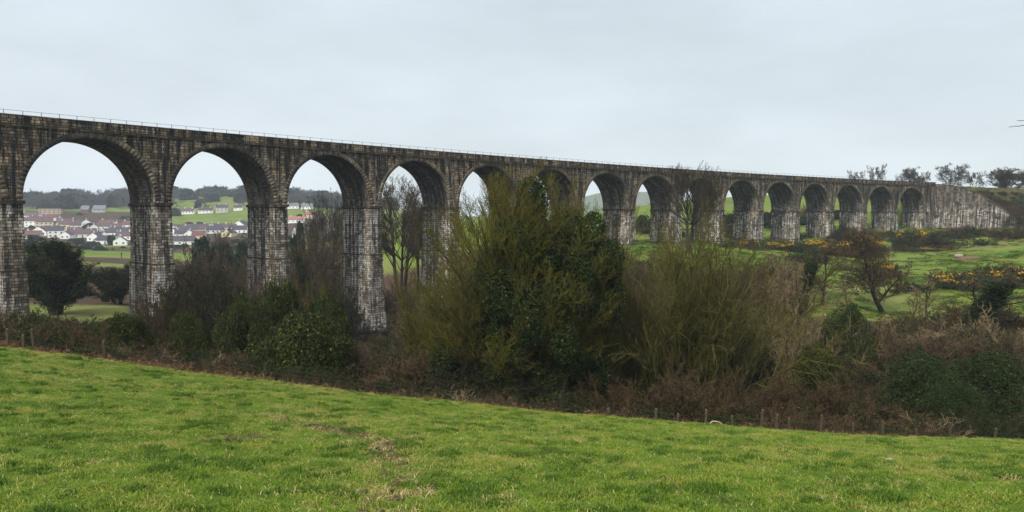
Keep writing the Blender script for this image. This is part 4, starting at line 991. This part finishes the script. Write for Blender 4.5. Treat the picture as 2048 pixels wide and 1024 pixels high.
scatter('grass', [TF[0], TF[1], LT, TF[3]], np.c_[X, Y, zfield(X, Y)], rotz(n, r, .1), np.c_[sc, sc, sc * (1 + .7 * np.clip(lf, -.7, 1))], idx)
# straw-coloured dead grass along the track, in patches and along the far edge of the pasture
t = NT('straw_blade'); ri_ = t.n('NewGeometry').outputs['Random Per Island']
STRAW = t.out(t.ramp(ri_, [(0, (.16, .125, .045)), (.6, (.34, .27, .11)), (1, (.46, .38, .19))]), .8, spec=.1, trans=.2)
G_KEEP = GRASS; GRASS = STRAW; ST_T = [tuft(11, 70, .22, .045, .005, 1.8), tuft(12, 60, .18, .07, .005, 1.4)]; GRASS = G_KEEP
X = r.uniform(-34, 36, 60000); Y = r.uniform(8, 53, 60000); k = Y < Yedge(X) + .6; X, Y = X[k], Y[k]
md = np.zeros_like(X)
for (x0, y0, a0), (x1, y1, a1) in zip(MUD[:-1], MUD[1:]):
    sg = np.clip(((X - x0) * (x1 - x0) + (Y - y0) * (y1 - y0)) / ((x1 - x0) ** 2 + (y1 - y0) ** 2), 0, 1)
    md = np.maximum(md, .30 * np.exp(-(np.hypot(X - x0 - sg * (x1 - x0), Y - y0 - sg * (y1 - y0)) / .95) ** 2))
pt = wav(X, Y, 1.1, 31) * .5 + wav(X, Y, 2.7, 32) * .5
pr_ = md + np.clip(pt - .25, 0, .5) * .9 + .25 * np.exp(-((Yedge(X) - Y) / 1.2) ** 2)
k = r.random(len(X)) < pr_ * .6; X, Y = X[k], Y[k]; n = len(X); sc = r.uniform(.7, 1.3, n)
scatter('dead_grass', ST_T, np.c_[X, Y, zfield(X, Y) + .012], rotz(n, r, .15), np.c_[sc, sc, sc], r.choice(2, n, p=[.7, .3]))
# tussocks on the meadow before and behind the viaduct
X = []; Y = []
for y0, y1, n_ in ((112, 200, 9000), (200, 330, 9000)):
    px = r.uniform(1120, 2250, n_); y_ = r.uniform(y0, y1, n_); X.append(uY(px, y_)); Y.append(y_)
X = np.concatenate(X); Y = np.concatenate(Y); px = CX + F * X / Y
k = ((px > 1590) | (Y > 165)) & (wav(X, Y, .16, 41) + wav(X, Y, .5, 42) > -.35 + .5 * r.random(len(X))); X, Y = X[k], Y[k]; n = len(X); sc = r.uniform(3.2, 7.5, n)
scatter('meadow_grass', [TF[1], LT, TF[3], ST_T[0]], np.c_[X, Y, ground(X, Y) - .02], rotz(n, r, .08), np.c_[sc * 1.2, sc * 1.2, sc * r.uniform(.5, 1.0, n)], r.choice(4, n, p=[.34, .26, .20, .20]))
# clods of turned earth in the muddy track
r = np.random.default_rng(309)
ico = np.array([[0,0,1],[.9,0,.4],[.28,.85,.4],[-.72,.53,.4],[-.72,-.53,.4],[.28,-.85,.4],[0,0,-.3]]); icf = [[0,1,2],[0,2,3],[0,3,4],[0,4,5],[0,5,1],[6,2,1],[6,3,2],[6,4,3],[6,5,4],[6,1,5]]
CLOD = mesh('clod', ico * (1 + r.normal(0, .12, ico.shape)), np.array(icf), [mat_plain('turned_earth', (.075, .054, .032), .95, .5, 9, .05)])
X = r.uniform(-16, -1, 26000); Y = r.uniform(9, 37, 26000); k = r.random(26000) < mudmask(X, Y) * .8; X, Y = X[k], Y[k]; n = len(X); h = r.uniform(.02, .075, n)
scatter('earth_clods', [CLOD], np.c_[X, Y, zfield(X, Y) - .01], rotz(n, r, .3), np.c_[h * 1.5, h * 1.5, h * .8], np.zeros(n))

# ------------------------------------------------------------------ fence along the pasture edge
WOOD = mat_plain('weathered_wood', (.065, .053, .033), .9, .45, 4, .1); WIRE = mat_plain('fence_wire', (.09, .085, .08), .6)
fence = tag(empty('wire_fence', (0, 50, zfield(np.array([0.]), np.array([50.]))[0])), 'old wooden post and wire fence along the far edge of the pasture', 'fence')
fl = np.array(fence.location)
fr = random.Random(3)
posts = [(-120, 1.2), (9, 1.05), (40, .8), (62, 1.2), (205, 1.1), (1215, .5),
         (1313, .75), (1359, .6), (1416, 1.05), (1470, .8), (1528, 1.4), (1558, 1.1), (1586, .95), (1647, 1.25), (1714, .8), (1774, 1.15), (1845, .7), (1913, 1.3), (2000, 1.05), (2090, 1.2), (2180, 1.2)]
tops = []
for px, h in posts:
    u = (px - CX) / F; Y = 49 / (1 - .09 * u) + .9; X = u * Y; z = gz(X, Y); w = .065; lx, ly = fr.uniform(-.14, .14), fr.uniform(-.08, .08)
    mb = MB(); h += .25; B = [(X - w, Y - w), (X + w, Y - w), (X + w, Y + w), (X - w, Y + w)]
    lo = [(a - fl[0], b - fl[1], z - .3 - fl[2]) for a, b in B]; hi = [(a - fl[0] + lx * h, b - fl[1] + ly * h, z + h - fl[2] + .03 * k) for k, (a, b) in enumerate(B)]
    for k in range(4): mb.quad([lo[k], lo[(k + 1) % 4], hi[(k + 1) % 4], hi[k]])
    mb.quad(hi); link('post', mb.build('post', WOOD), fence); tops.append((X - fl[0], Y - fl[1], z - fl[2], h, lx, ly))
for q in (.35, .62, .9):
    P = np.array([[(x + lx * q, y + ly * q - .08, z + min(h * q, q * 1.15)) for x, y, z, h, lx, ly in tops]])
    link('wire', mesh('wire', *tubes(P, np.full((1, P.shape[1]), .003), 3), [WIRE]), fence)

# fallen pale branch arching at the fence
t = np.linspace(0, 1, 14); u = (1440 - CX) / F; Y = 49 / (1 - .09 * u) - .2; X = u * Y; z0 = float(zfield(np.array([X]), np.array([Y]))[0])
P = np.c_[(t - .5) * 1.15, .12 * np.sin(t * 7), np.clip(np.sin(np.clip(t * 1.18, 0, 1) * PI) ** .6, 0, 1) * .42 - .05 + .025 * np.sin(t * 11)]
o = link('fallen_branch', mesh('fallen_branch', *tubes(P[None], np.linspace(.034, .02, 14)[None], 6), [mat_plain('bleached_wood', (.40, .34, .24), .8)]), loc=(X, Y, z0))
tag(o, 'bleached pale fallen branch arching by the fence on the grass', 'branch')
# thin twig lying in the grass at the lower right
A = lie(1296, 988); Bq = lie(1335, 978); Cq = lie(1372, 1000); o0 = Bq.copy()
P = np.array([A - o0 + [0, 0, .06], (A + Bq) / 2 - o0 + [0, .03, .12], [0, 0, .16], (Bq + Cq) / 2 - o0 + [.03, 0, .1], Cq - o0 + [0, 0, .05]])[None]
tag(link('fallen_twig', mesh('fallen_twig', *tubes(P, np.array([[.007, .008, .009, .007, .004]]), 5), [B_GREY]), loc=o0), 'thin grey twig lying in the grass near the bottom edge', 'twig')
# pale stones lying in the grass
ST = mat_plain('pale_stone', (.24, .21, .17), .9, .35, 7)
def rock(name, seed, loc, s, mat, label, cat, group=None):
    r = np.random.default_rng(seed); k = 10; l = 6; th = np.linspace(0, 2 * PI, k, endpoint=False); ph = np.linspace(.02, PI - .02, l)
    TH, PH = np.meshgrid(th, ph); d = np.c_[(np.sin(PH) * np.cos(TH)).ravel(), (np.sin(PH) * np.sin(TH)).ravel(), np.cos(PH).ravel()]
    d = d * (1 + r.normal(0, .09, (len(d), 1))); V = d * np.array(s); f = []
    for i in range(l - 1):
        for j in range(k): f.append((i * k + j, i * k + (j + 1) % k, (i + 1) * k + (j + 1) % k, (i + 1) * k + j))
    o = link(name, mesh(name, V, np.array(f), [mat], smooth=True), loc=loc); tag(o, label, cat, group); return o
for i, (px, py, s, lb) in enumerate(((1791, 929, .11, 'larger pale stone in the pasture, below the right-hand fence posts'), (1124, 862, .10, 'small tan stone in the pasture below the ivy-clad tree'))):
    p = lie(px, py); rock('field_stone', i, p + [0, 0, .03], (s, s * .7, s * .5), ST, lb, 'stone', 'stones lying in the pasture')
X, Y = uY(1919, 195), 195; z = gz(X, Y)
rock('boulder', 9, (X, Y, z + .75), (1.3, .9, .55), ST, 'pale boulder on a bare earth heap on the right-hand meadow', 'boulder')
rock('earth_heap', 10, (X + 2.2, Y - 1, z - .1), (4.2, 2.4, .9), mat_plain('bare_earth', (.11, .068, .04), .95, .4, 1.2), 'low heap of bare brown earth under the boulder', 'earth heap')

# ------------------------------------------------------------------ tree just outside the right edge, its twig tips in view
X, Y = 13.0, 15.0; z = float(zfield(np.array([X]), np.array([Y]))[0]); nt = tag(empty('overhanging_tree', (X, Y, z)), 'bare tree beyond the right edge, only two thin twig tips showing', 'tree')
T1 = np.array([[0, 0, -.3], [.05, 0, 2], [-.05, .1, 4.5], [.1, .1, 7], [.3, 0, 9.5]], float)
tip = lambda px, py, y: np.array([uY(px, y) - X, y - Y, -(py - HZ) / F * y - z])
A = tip(2010, 256, 15.0); A2 = tip(2030, 254, 15.02); A3 = tip(2055, 247, 15.05); Bt = tip(2026, 243, 15.1); B2 = tip(2060, 245, 15.1)
fork = (A3 + B2) / 2 + np.array([.6, 0, .0]); root = T1[2] + [0, 0, .3]
link('trunk', mesh('trunk', *merge_meshes([tubes(T1[None], np.array([[.2, .17, .13, .09, .03]]), 8), tubes(np.array([root, (root + fork) / 2 + [0, 0, .25], fork])[None], np.array([[.07, .05, .03]]), 6)]), [B_DARK]), nt)
e = lambda a, b, s: (a + b) / 2 + np.array([0, 0, s])
tw = [np.array([fork, e(fork, A3, .02), A3, e(A3, A2, -.01), A2, e(A2, A, .012), A]), np.array([fork, e(fork, B2, .03), B2, e(B2, B2, 0), e(B2, Bt, .01), e(B2 * .4 + Bt * .6, Bt, .006), Bt])]
rr = np.random.default_rng(4); P4, R4 = kids(T1[None], np.array([[.2, .17, .13, .09, .03]]), 9, rr, .5, .95, .8, .22, 4, .5, .3)
k = P4[:, -1, 0] > .2; P4, R4 = P4[k], R4[k]; P5, R5 = kids(P4, R4, 8, rr, .2, 1, .7, .5, 3, .5, .2)
link('crown', mesh('crown', *merge_meshes([tubes(np.array(tw), np.array([[.02, .013, .009, .008, .007, .006, .005]] * 2), 5), tubes(P4, R4, 5), tubes(P5, R5, 3)]), [B_TWIG]), nt)

# ------------------------------------------------------------------ the town
WALLC = {'white': mat_plain('white_render', (.74, .73, .70), .8, .12, .2), 'cream': mat_plain('cream_render', (.60, .50, .33), .8, .12, .2), 'grey': mat_plain('grey_render', (.40, .38, .35), .8, .15, .2),
         'tan': mat_plain('tan_cladding', (.36, .28, .20), .8, .15, .2), 'brick-red': mat_plain('red_brick_wall', (.19, .085, .065), .85, .2, .3), 'pink': mat_plain('pink_render', (.55, .40, .34), .8, .1, .2)}
ROOFC = {'slate': mat_plain('slate_roof', (.052, .046, .056), .7, .25, .4), 'purple-brown': mat_plain('brown_tile_roof', (.088, .058, .062), .75, .25, .4),
         'red-brown': mat_plain('red_tile_roof', (.115, .056, .052), .8, .25, .4), 'pink-red': mat_plain('pale_red_roof', (.22, .105, .085), .8, .2, .4), 'grey': mat_plain('grey_sheet_roof', (.12, .125, .14), .6, .15, .4)}
GLASS = mat_plain('window_glass', (.03, .035, .045), .2, .2, .5, .5); DOORM = mat_plain('painted_door', (.10, .05, .04), .5); POTM = mat_plain('chimney_render', (.55, .52, .48), .85, .2, .5)
_ty = np.array([490, 476, 463, 453, 440, 426, 417, 400]); _tY = np.array([560, 630, 700, 770, 850, 945, 1000, 1080])
def house(px, py, wpx, wall, roof, ori, storeys, label, rot=0.0, chim=1, cat='house', group='houses of the town', depth=9.5, flat=False):
    Y = float(np.interp(-py, -_ty, _tY)); X = uY(px, Y); z = gz(X, Y)
    W = wpx / F * Y; ez = 2.8 * storeys + .4
    L, D = (W, depth) if ori != 'gable' else (max(W * 1.5, 9), W)
    o = empty('town_house' if cat == 'house' else cat.replace(' ', '_'), (X, Y, z), rot + (PI / 2 if ori == 'gable' else 0) - math.atan2(X, Y) * (.6))
    tag(o, label, cat, group)
    rz = ez if flat else ez + D * .5 * .72
    mb = MB(); x, y, b = L / 2, D / 2, -2.0
    mb.quad([(-x,-y,b),(x,-y,b),(x,-y,ez),(-x,-y,ez)]); mb.quad([(x,y,b),(-x,y,b),(-x,y,ez),(x,y,ez)])
    hip = ori == 'hip'; gx = rz if not hip else ez
    for s in (-1, 1):
        P = [(s*x,-s*y,b),(s*x,s*y,b),(s*x,s*y,ez)] + ([(s*x,0,gx)] if not hip and not flat else []) + [(s*x,-s*y,ez)]; mb.quad(P)
    link('wall', mb.build('wall', WALLC[wall]), o)
    mb = MB(); ov = .35; t_ = .22
    if flat:
        mb.box(-x - .2, x + .2, -y - .2, y + .2, ez, ez + .45)
    else:
        hx = x - y * .9 if hip else x + ov * .5; ex = x + (ov if hip else ov * .5); zl = ez - ov * .72
        for s in (-1, 1):
            lo0, lo1, up1, up0 = (-ex, s*(y+ov), zl), (ex, s*(y+ov), zl), (hx, 0, rz), (-hx, 0, rz)
            P = [lo0, lo1, up1, up0]; T = [(a, b_, c + t_) for a, b_, c in P]
            if s > 0: P = P[::-1]; T = T[::-1]
            mb.quad(T); mb.quad(P[::-1])
            mb.quad([lo0, lo1, (lo1[0], lo1[1], lo1[2] + t_), (lo0[0], lo0[1], lo0[2] + t_)])
            for e_, u_ in ((lo0, up0), (lo1, up1)): mb.quad([e_, u_, (u_[0], u_[1], u_[2] + t_), (e_[0], e_[1], e_[2] + t_)])
        if hip:
            for s in (-1, 1): mb.quad([(s*ex, -s*(y+ov), zl + t_), (s*ex, s*(y+ov), zl + t_), (s*hx, 0, rz + t_)])
    rf = link('roof', mb.build('roof', ROOFC[roof]), o)
    for k in range(chim):
        mb = MB(); cxp = (-x * .55, x * .62)[k % 2]; mb.box(cxp - .5, cxp + .5, -.4, .4, rz - .9, rz + 1.15); mb.box(cxp - .58, cxp + .58, -.48, .48, rz + 1.15, rz + 1.32)
        mb.box(cxp - .3, cxp - .08, -.12, .12, rz + 1.32, rz + 1.75); mb.box(cxp + .08, cxp + .3, -.12, .12, rz + 1.32, rz + 1.75); link('chimney', mb.build('chimney', POTM), rf)
    # windows on the side that faces the viaduct, a door on the long front
    face = 'y' if ori != 'gable' else 'x'
    half = x if face == 'y' else y; nwin = max(2, min(5, int(half * 2 / 3.6)))
    for st in range(storeys):
        for k in range(nwin):
            c = -half + (k + .5) * 2 * half / nwin; z0 = .95 + 2.6 * st; ww2 = .65; mb = MB()
            if st == 0 and k == nwin // 2 and cat == 'house' and face == 'y':
                mb.box(c - .5, c + .5, -y - .05, -y + .04, .1, 2.15); link('door', mb.build('door', DOORM), o); continue
            if face == 'y': mb.box(c - ww2, c + ww2, -y - .05, -y + .04, z0, z0 + 1.15)
            else: mb.box(-x - .05, -x + .04, c - ww2, c + ww2, z0, z0 + 1.15)
            link('window', mb.build('window', GLASS), o)
    return o
A1 = 'under the first arch'; A2_ = 'under the second arch'; A3_ = 'under the third arch'
for a in (
    (61, 441, 38, 'white', 'purple-brown', 'side', 1, 'white bungalow at back left of the town, touching the first pier'),
    (103, 444, 30, 'white', 'red-brown', 'side', 1, 'white bungalow with reddish roof just below the flat tan building'),
    (63, 457, 32, 'white', 'purple-brown', 'side', 2, 'white two-storey house beside the first pier, second row'),
    (90, 458, 30, 'cream', 'purple-brown', 'side', 2, 'cream two-storey house in second row, left of the yellowish gabled one'),
    (120, 461, 12, 'cream', 'purple-brown', 'gable', 2, 'narrow cream gable end joined to the yellowish house'),
    (133, 462, 24, 'cream', 'purple-brown', 'side', 2, 'yellowish two-storey house in the centre of the first arch'),
    (153, 463, 18, 'white', 'purple-brown', 'side', 2, 'white two-storey house joined to the right of the yellowish house'),
    (174, 452, 17, 'white', 'purple-brown', 'gable', 1, 'white house with steep bright gable in the middle back row'),
    (188, 466, 14, 'white', 'purple-brown', 'gable', 2, 'tall white gable right of centre '+A1),
    (208, 464, 26, 'white', 'purple-brown', 'side', 2, 'long white two-storey house behind the steep gable, right of centre'),
    (214, 452, 26, 'white', 'red-brown', 'side', 1, 'white house with red-brown roof in the back row right'),
    (236, 453, 14, 'white', 'red-brown', 'gable', 1, 'small white gable left of the second pier, back row'),
    (256, 453, 18, 'white', 'red-brown', 'side', 1, 'red-roofed white house touching the second pier, back row'),
    (84, 472, 28, 'white', 'purple-brown', 'gable', 1, 'white gable facing us above the black-green tree'),
    (113, 476, 28, 'white', 'slate', 'side', 2, 'white house with dark slate roof above the black-green tree'),
    (134, 478, 18, 'white', 'slate', 'gable', 1, 'small dark-roofed house with white right gable in front row'),
    (165, 475, 50, 'white', 'purple-brown', 'side', 1, 'long low white bungalow in the middle of the third row'),
    (177, 466, 15, 'white', 'slate', 'gable', 1, 'white gable behind the long low bungalow'),
    (243, 468, 42, 'white', 'slate', 'side', 1, 'long slate-roofed white house left of the second pier'),
    (192, 481, 22, 'white', 'slate', 'gable', 1, 'white gabled bungalow in the front row, centre right'),
    (208, 477, 18, 'white', 'slate', 'gable', 1, 'white gable with chimney behind the front bungalows'),
    (214, 488, 34, 'white', 'slate', 'side', 1, 'front-row dark-roofed bungalow wing left of the white arched gable'),
    (241, 489, 24, 'white', 'slate', 'gable', 1, 'nearest white gable with a dark doorway beside the second pier'),
    (250, 478, 30, 'white', 'purple-brown', 'side', 1, 'white house half behind the second pier in third row'),
    (66, 480, 30, 'grey', 'red-brown', 'side', 1, 'grey house with brown roof low beside the first pier'),
    (348, 459, 17, 'grey', 'purple-brown', 'gable', 1, 'grey gabled house right of the second pier'),
    (350, 470, 22, 'white', 'slate', 'gable', 1, 'white gable touching the second pier '+A2_),
    (362, 463, 16, 'cream', 'grey', 'hip', 1, 'cream hipped bungalow near the second pier'),
    (384, 464, 44, 'white', 'slate', 'side', 1, 'long slate-roofed house in the middle row '+A2_),
    (410, 464, 22, 'white', 'purple-brown', 'side', 1, 'white bungalow right of the long slate-roofed house'),
    (423, 455, 20, 'grey', 'slate', 'gable', 1, 'grey gable with white verges in the centre of second arch'),
    (447, 458, 34, 'grey', 'slate', 'side', 1, 'grey slate-roofed house right of the grey gable'),
    (484, 454, 26, 'white', 'slate', 'gable', 1, 'bright white gable beside the third pier'),
    (476, 466, 36, 'white', 'slate', 'side', 1, 'slate-roofed house below the bright white gable'),
    (382, 474, 20, 'white', 'slate', 'gable', 1, 'white gable before the red roof '+A2_),
    (398, 477, 24, 'cream', 'red-brown', 'side', 1, 'cream house with reddish roof behind the dark evergreen shrubs'),
    (362, 474, 22, 'white', 'slate', 'side', 1, 'white house with dark roof left of the white gable'),
    (366, 488, 46, 'white', 'slate', 'side', 1, 'largest slate roof, front row right of the second pier'),
    (459, 474, 20, 'cream', 'slate', 'gable', 1, 'cream gable half hidden by brown scrub, right of second arch'),
    (75, 449, 26, 'cream', 'purple-brown', 'side', 1, 'cream bungalow behind the left two-storey house of the town'),
    (132, 452, 30, 'white', 'purple-brown', 'side', 1, 'long roofed white bungalow behind the yellowish house'),
    (155, 452, 24, 'white', 'slate', 'side', 1, 'dark-roofed bungalow left of the steep bright gable'),
    (105, 467, 28, 'white', 'purple-brown', 'side', 1, 'white bungalow directly below the cream two-storey house'),
    (150, 470, 26, 'white', 'purple-brown', 'side', 1, 'white bungalow directly below the yellowish two-storey house'),
    (228, 459, 30, 'white', 'purple-brown', 'side', 1, 'purple-roofed bungalow left of the red-roofed one at second pier'),
    (222, 471, 24, 'white', 'slate', 'side', 1, 'slate-roofed bungalow under the long two-storey house'),
    (182, 472, 20, 'cream', 'slate', 'side', 1, 'cream bungalow tucked behind the front centre-right gable'),
    (400, 457, 30, 'white', 'slate', 'side', 1, 'slate-roofed bungalow left of the grey gable in back row'),
    (430, 466, 34, 'white', 'slate', 'side', 1, 'long slate roof in the centre '+A2_),
    (460, 460, 26, 'white', 'purple-brown', 'side', 1, 'purple-roofed bungalow left of the bright white gable'),
    (372, 457, 22, 'white', 'purple-brown', 'side', 1, 'purple-roofed bungalow at the foot of the open field'),
    (592, 447, 32, 'white', 'pink-red', 'side', 1, 'white house with pinkish red roof beside the third pier'),
    (620, 439, 24, 'pink', 'pink-red', 'side', 1, 'small pinkish house right of the red-roofed house'),
    (594, 488, 16, 'white', 'grey', 'side', 1, 'lone white house low under the third arch')):
    house(*a, rot=_pr.uniform(-.25, .25), chim=_pr.choice((0, 1, 1, 2)) if a[5] != 'hip' else 0)
TR = 'white terraces on the hill'
house(350, 425, 22, 'grey', 'slate', 'side', 1, 'leftmost pale grey terrace on the hill beside the second pier', 0, 2, 'terrace', TR)
house(378, 425, 23, 'white', 'purple-brown', 'side', 1, 'second white terrace from the left on the hill', 0, 2, 'terrace', TR)
house(413, 424, 27, 'white', 'slate', 'side', 1, 'third white terrace on the hill, left of a bare tree', 0, 2, 'terrace', TR)
house(446, 424, 22, 'grey', 'slate', 'side', 2, 'taller grey terrace with the largest dark roof, fourth on the hill', 0, 2, 'terrace', TR)
house(478, 422, 16, 'white', 'slate', 'side', 1, 'small white building at the right end of the terraces', 0, 1, 'terrace', TR)
house(585, 423, 26, 'white', 'grey', 'side', 1, 'white terrace on the hill behind the red-roofed house', 0, 1, 'terrace', TR)
house(615, 424, 22, 'white', 'grey', 'side', 1, 'white stepped terrace at the right under the third arch', 0, 1, 'terrace', TR)
house(103, 431, 39, 'tan', 'grey', 'side', 2, 'flat-roofed tan building behind the town', 0, 0, 'warehouse', None, 12, True)
house(173, 427, 14, 'brick-red', 'grey', 'side', 1, 'red brick building at the wood edge', 0, 0, 'warehouse', None, 14)
house(201, 426, 22, 'grey', 'grey', 'side', 1, 'long low grey-roofed shed right of the brick building', 0, 0, 'warehouse', None, 14)
X, Y = uY(242, 400), 400; z = gz(X, Y); ph = -(505 - HZ) / F * Y - z
up_ = tag(empty('utility_pole', (X, Y, z)), 'lone dark utility pole in the field left of second pier', 'pole')
mb = MB(); mb.box(-.16, .16, -.16, .16, -.5, ph); link('pole', mb.build('pole', B_DARK), up_)
mb = MB(); mb.box(-.9, .9, -.28, -.16, ph - .8, ph - .6); link('crossarm', mb.build('crossarm', B_DARK), up_)

# ------------------------------------------------------------------ air
HZD = .00014
t = NT('air'); vp = t.n('VolumePrincipled', {'Color': (.74, .85, 1.0), 'Density': HZD, 'Anisotropy': .1}); oo = t.n('OutputMaterial'); t.t.links.new(vp.outputs[0], oo.inputs['Volume'])
mb = MB(); mb.box(-5200, 5200, -60, 3700, float(min(_Zt.min(), _Zf.min())) - 1.0, 112.0)
hz = link('haze', mb.build('haze', t.m)); hz['kind'] = 'stuff'

# ------------------------------------------------------------------ light, sky, camera
w = bpy.data.worlds.new('World'); scene.world = w; w.use_nodes = True
nt_ = w.node_tree; nt_.nodes.clear(); Nw = nt_.nodes.new; Lw = nt_.links.new
sky = Nw('ShaderNodeTexSky'); sky.sky_type = 'NISHITA'; sky.sun_disc = False; sky.sun_elevation = SUN_EL; sky.sun_rotation = SUN_AZ; sky.air_density = 1.2; sky.dust_density = 2.0
tc = Nw('ShaderNodeTexCoord'); sx_ = Nw('ShaderNodeSeparateXYZ'); Lw(tc.outputs['Generated'], sx_.inputs[0])
mp = Nw('ShaderNodeMapping'); mp.inputs['Scale'].default_value = (2.2, 2.2, 7.0); Lw(tc.outputs['Generated'], mp.inputs[0])
no = Nw('ShaderNodeTexNoise'); no.inputs['Scale'].default_value = 1.3; no.inputs['Detail'].default_value = 5; no.inputs['Roughness'].default_value = .5; Lw(mp.outputs[0], no.inputs['Vector'])
rp = Nw('ShaderNodeValToRGB'); Lw(sx_.outputs[2], rp.inputs[0]); cr = rp.color_ramp
SKYK = 10.0   # cloud layer radiance is given before the background strength of 0.1
stops = [(0.0, (.56, .60, .628)), (.12, (.512, .562, .60)), (.27, (.498, .555, .595)), (.6, (.95, 1.0, 1.03)), (1.0, (1.2, 1.23, 1.25))]
while len(cr.elements) < len(stops): cr.elements.new(.5)
for e_, (p_, c_) in zip(cr.elements, stops): e_.position = p_; e_.color = (*c_, 1)
cl = Nw('ShaderNodeMapRange'); Lw(no.outputs[0], cl.inputs[0]); cl.inputs[1].default_value = .3; cl.inputs[2].default_value = .7; cl.inputs[3].default_value = .88 * SKYK; cl.inputs[4].default_value = 1.09 * SKYK
ml = Nw('ShaderNodeVectorMath'); ml.operation = 'SCALE'; Lw(rp.outputs[0], ml.inputs[0]); Lw(cl.outputs[0], ml.inputs['Scale'])
mx = Nw('ShaderNodeMix'); mx.data_type = 'RGBA'; mx.inputs[0].default_value = .93; Lw(sky.outputs[0], mx.inputs[6]); Lw(ml.outputs[0], mx.inputs[7])
bg = Nw('ShaderNodeBackground'); bg.inputs[1].default_value = .1; Lw(mx.outputs[2], bg.inputs[0]); wo = Nw('ShaderNodeOutputWorld'); Lw(bg.outputs[0], wo.inputs[0])
sl = bpy.data.lights.new('sun', 'SUN'); sl.energy = 3.0; sl.angle = math.radians(10); sl.color = (1, .95, .87)
so = bpy.data.objects.new('sun', sl); COL.objects.link(so)
# sun stands behind and left of the camera
sd_ = np.array([math.sin(SUN_AZ) * math.cos(SUN_EL), math.cos(SUN_AZ) * math.cos(SUN_EL), math.sin(SUN_EL)])
from mathutils import Vector
so.rotation_euler = Vector(sd_).to_track_quat('Z', 'Y').to_euler(); so.location = (-20, -20, 60)
cam = bpy.data.cameras.new('camera'); cam.sensor_width = 36; cam.lens = 36 * F / 2048; cam.clip_end = 20000; cam.clip_start = .1
co = bpy.data.objects.new('camera', cam); COL.objects.link(co); co.location = (0, 0, 0); co.rotation_euler = (PI / 2 - math.atan((512 - HZ) / F), 0, 0); scene.camera = co
scene.view_settings.view_transform = 'Standard'; scene.view_settings.look = 'None'; scene.view_settings.exposure = 0.55; scene.view_settings.gamma = 1.0
scene.cycles.max_bounces = 6; scene.cycles.diffuse_bounces = 3; scene.cycles.transparent_max_bounces = 8; scene.cycles.volume_bounces = 1
scene.cycles.use_denoising = True; scene.cycles.denoising_prefilter = 'ACCURATE'; scene.cycles.use_adaptive_sampling = False
print('TRIS approx', sum(len(m.polygons) for m in bpy.data.meshes))
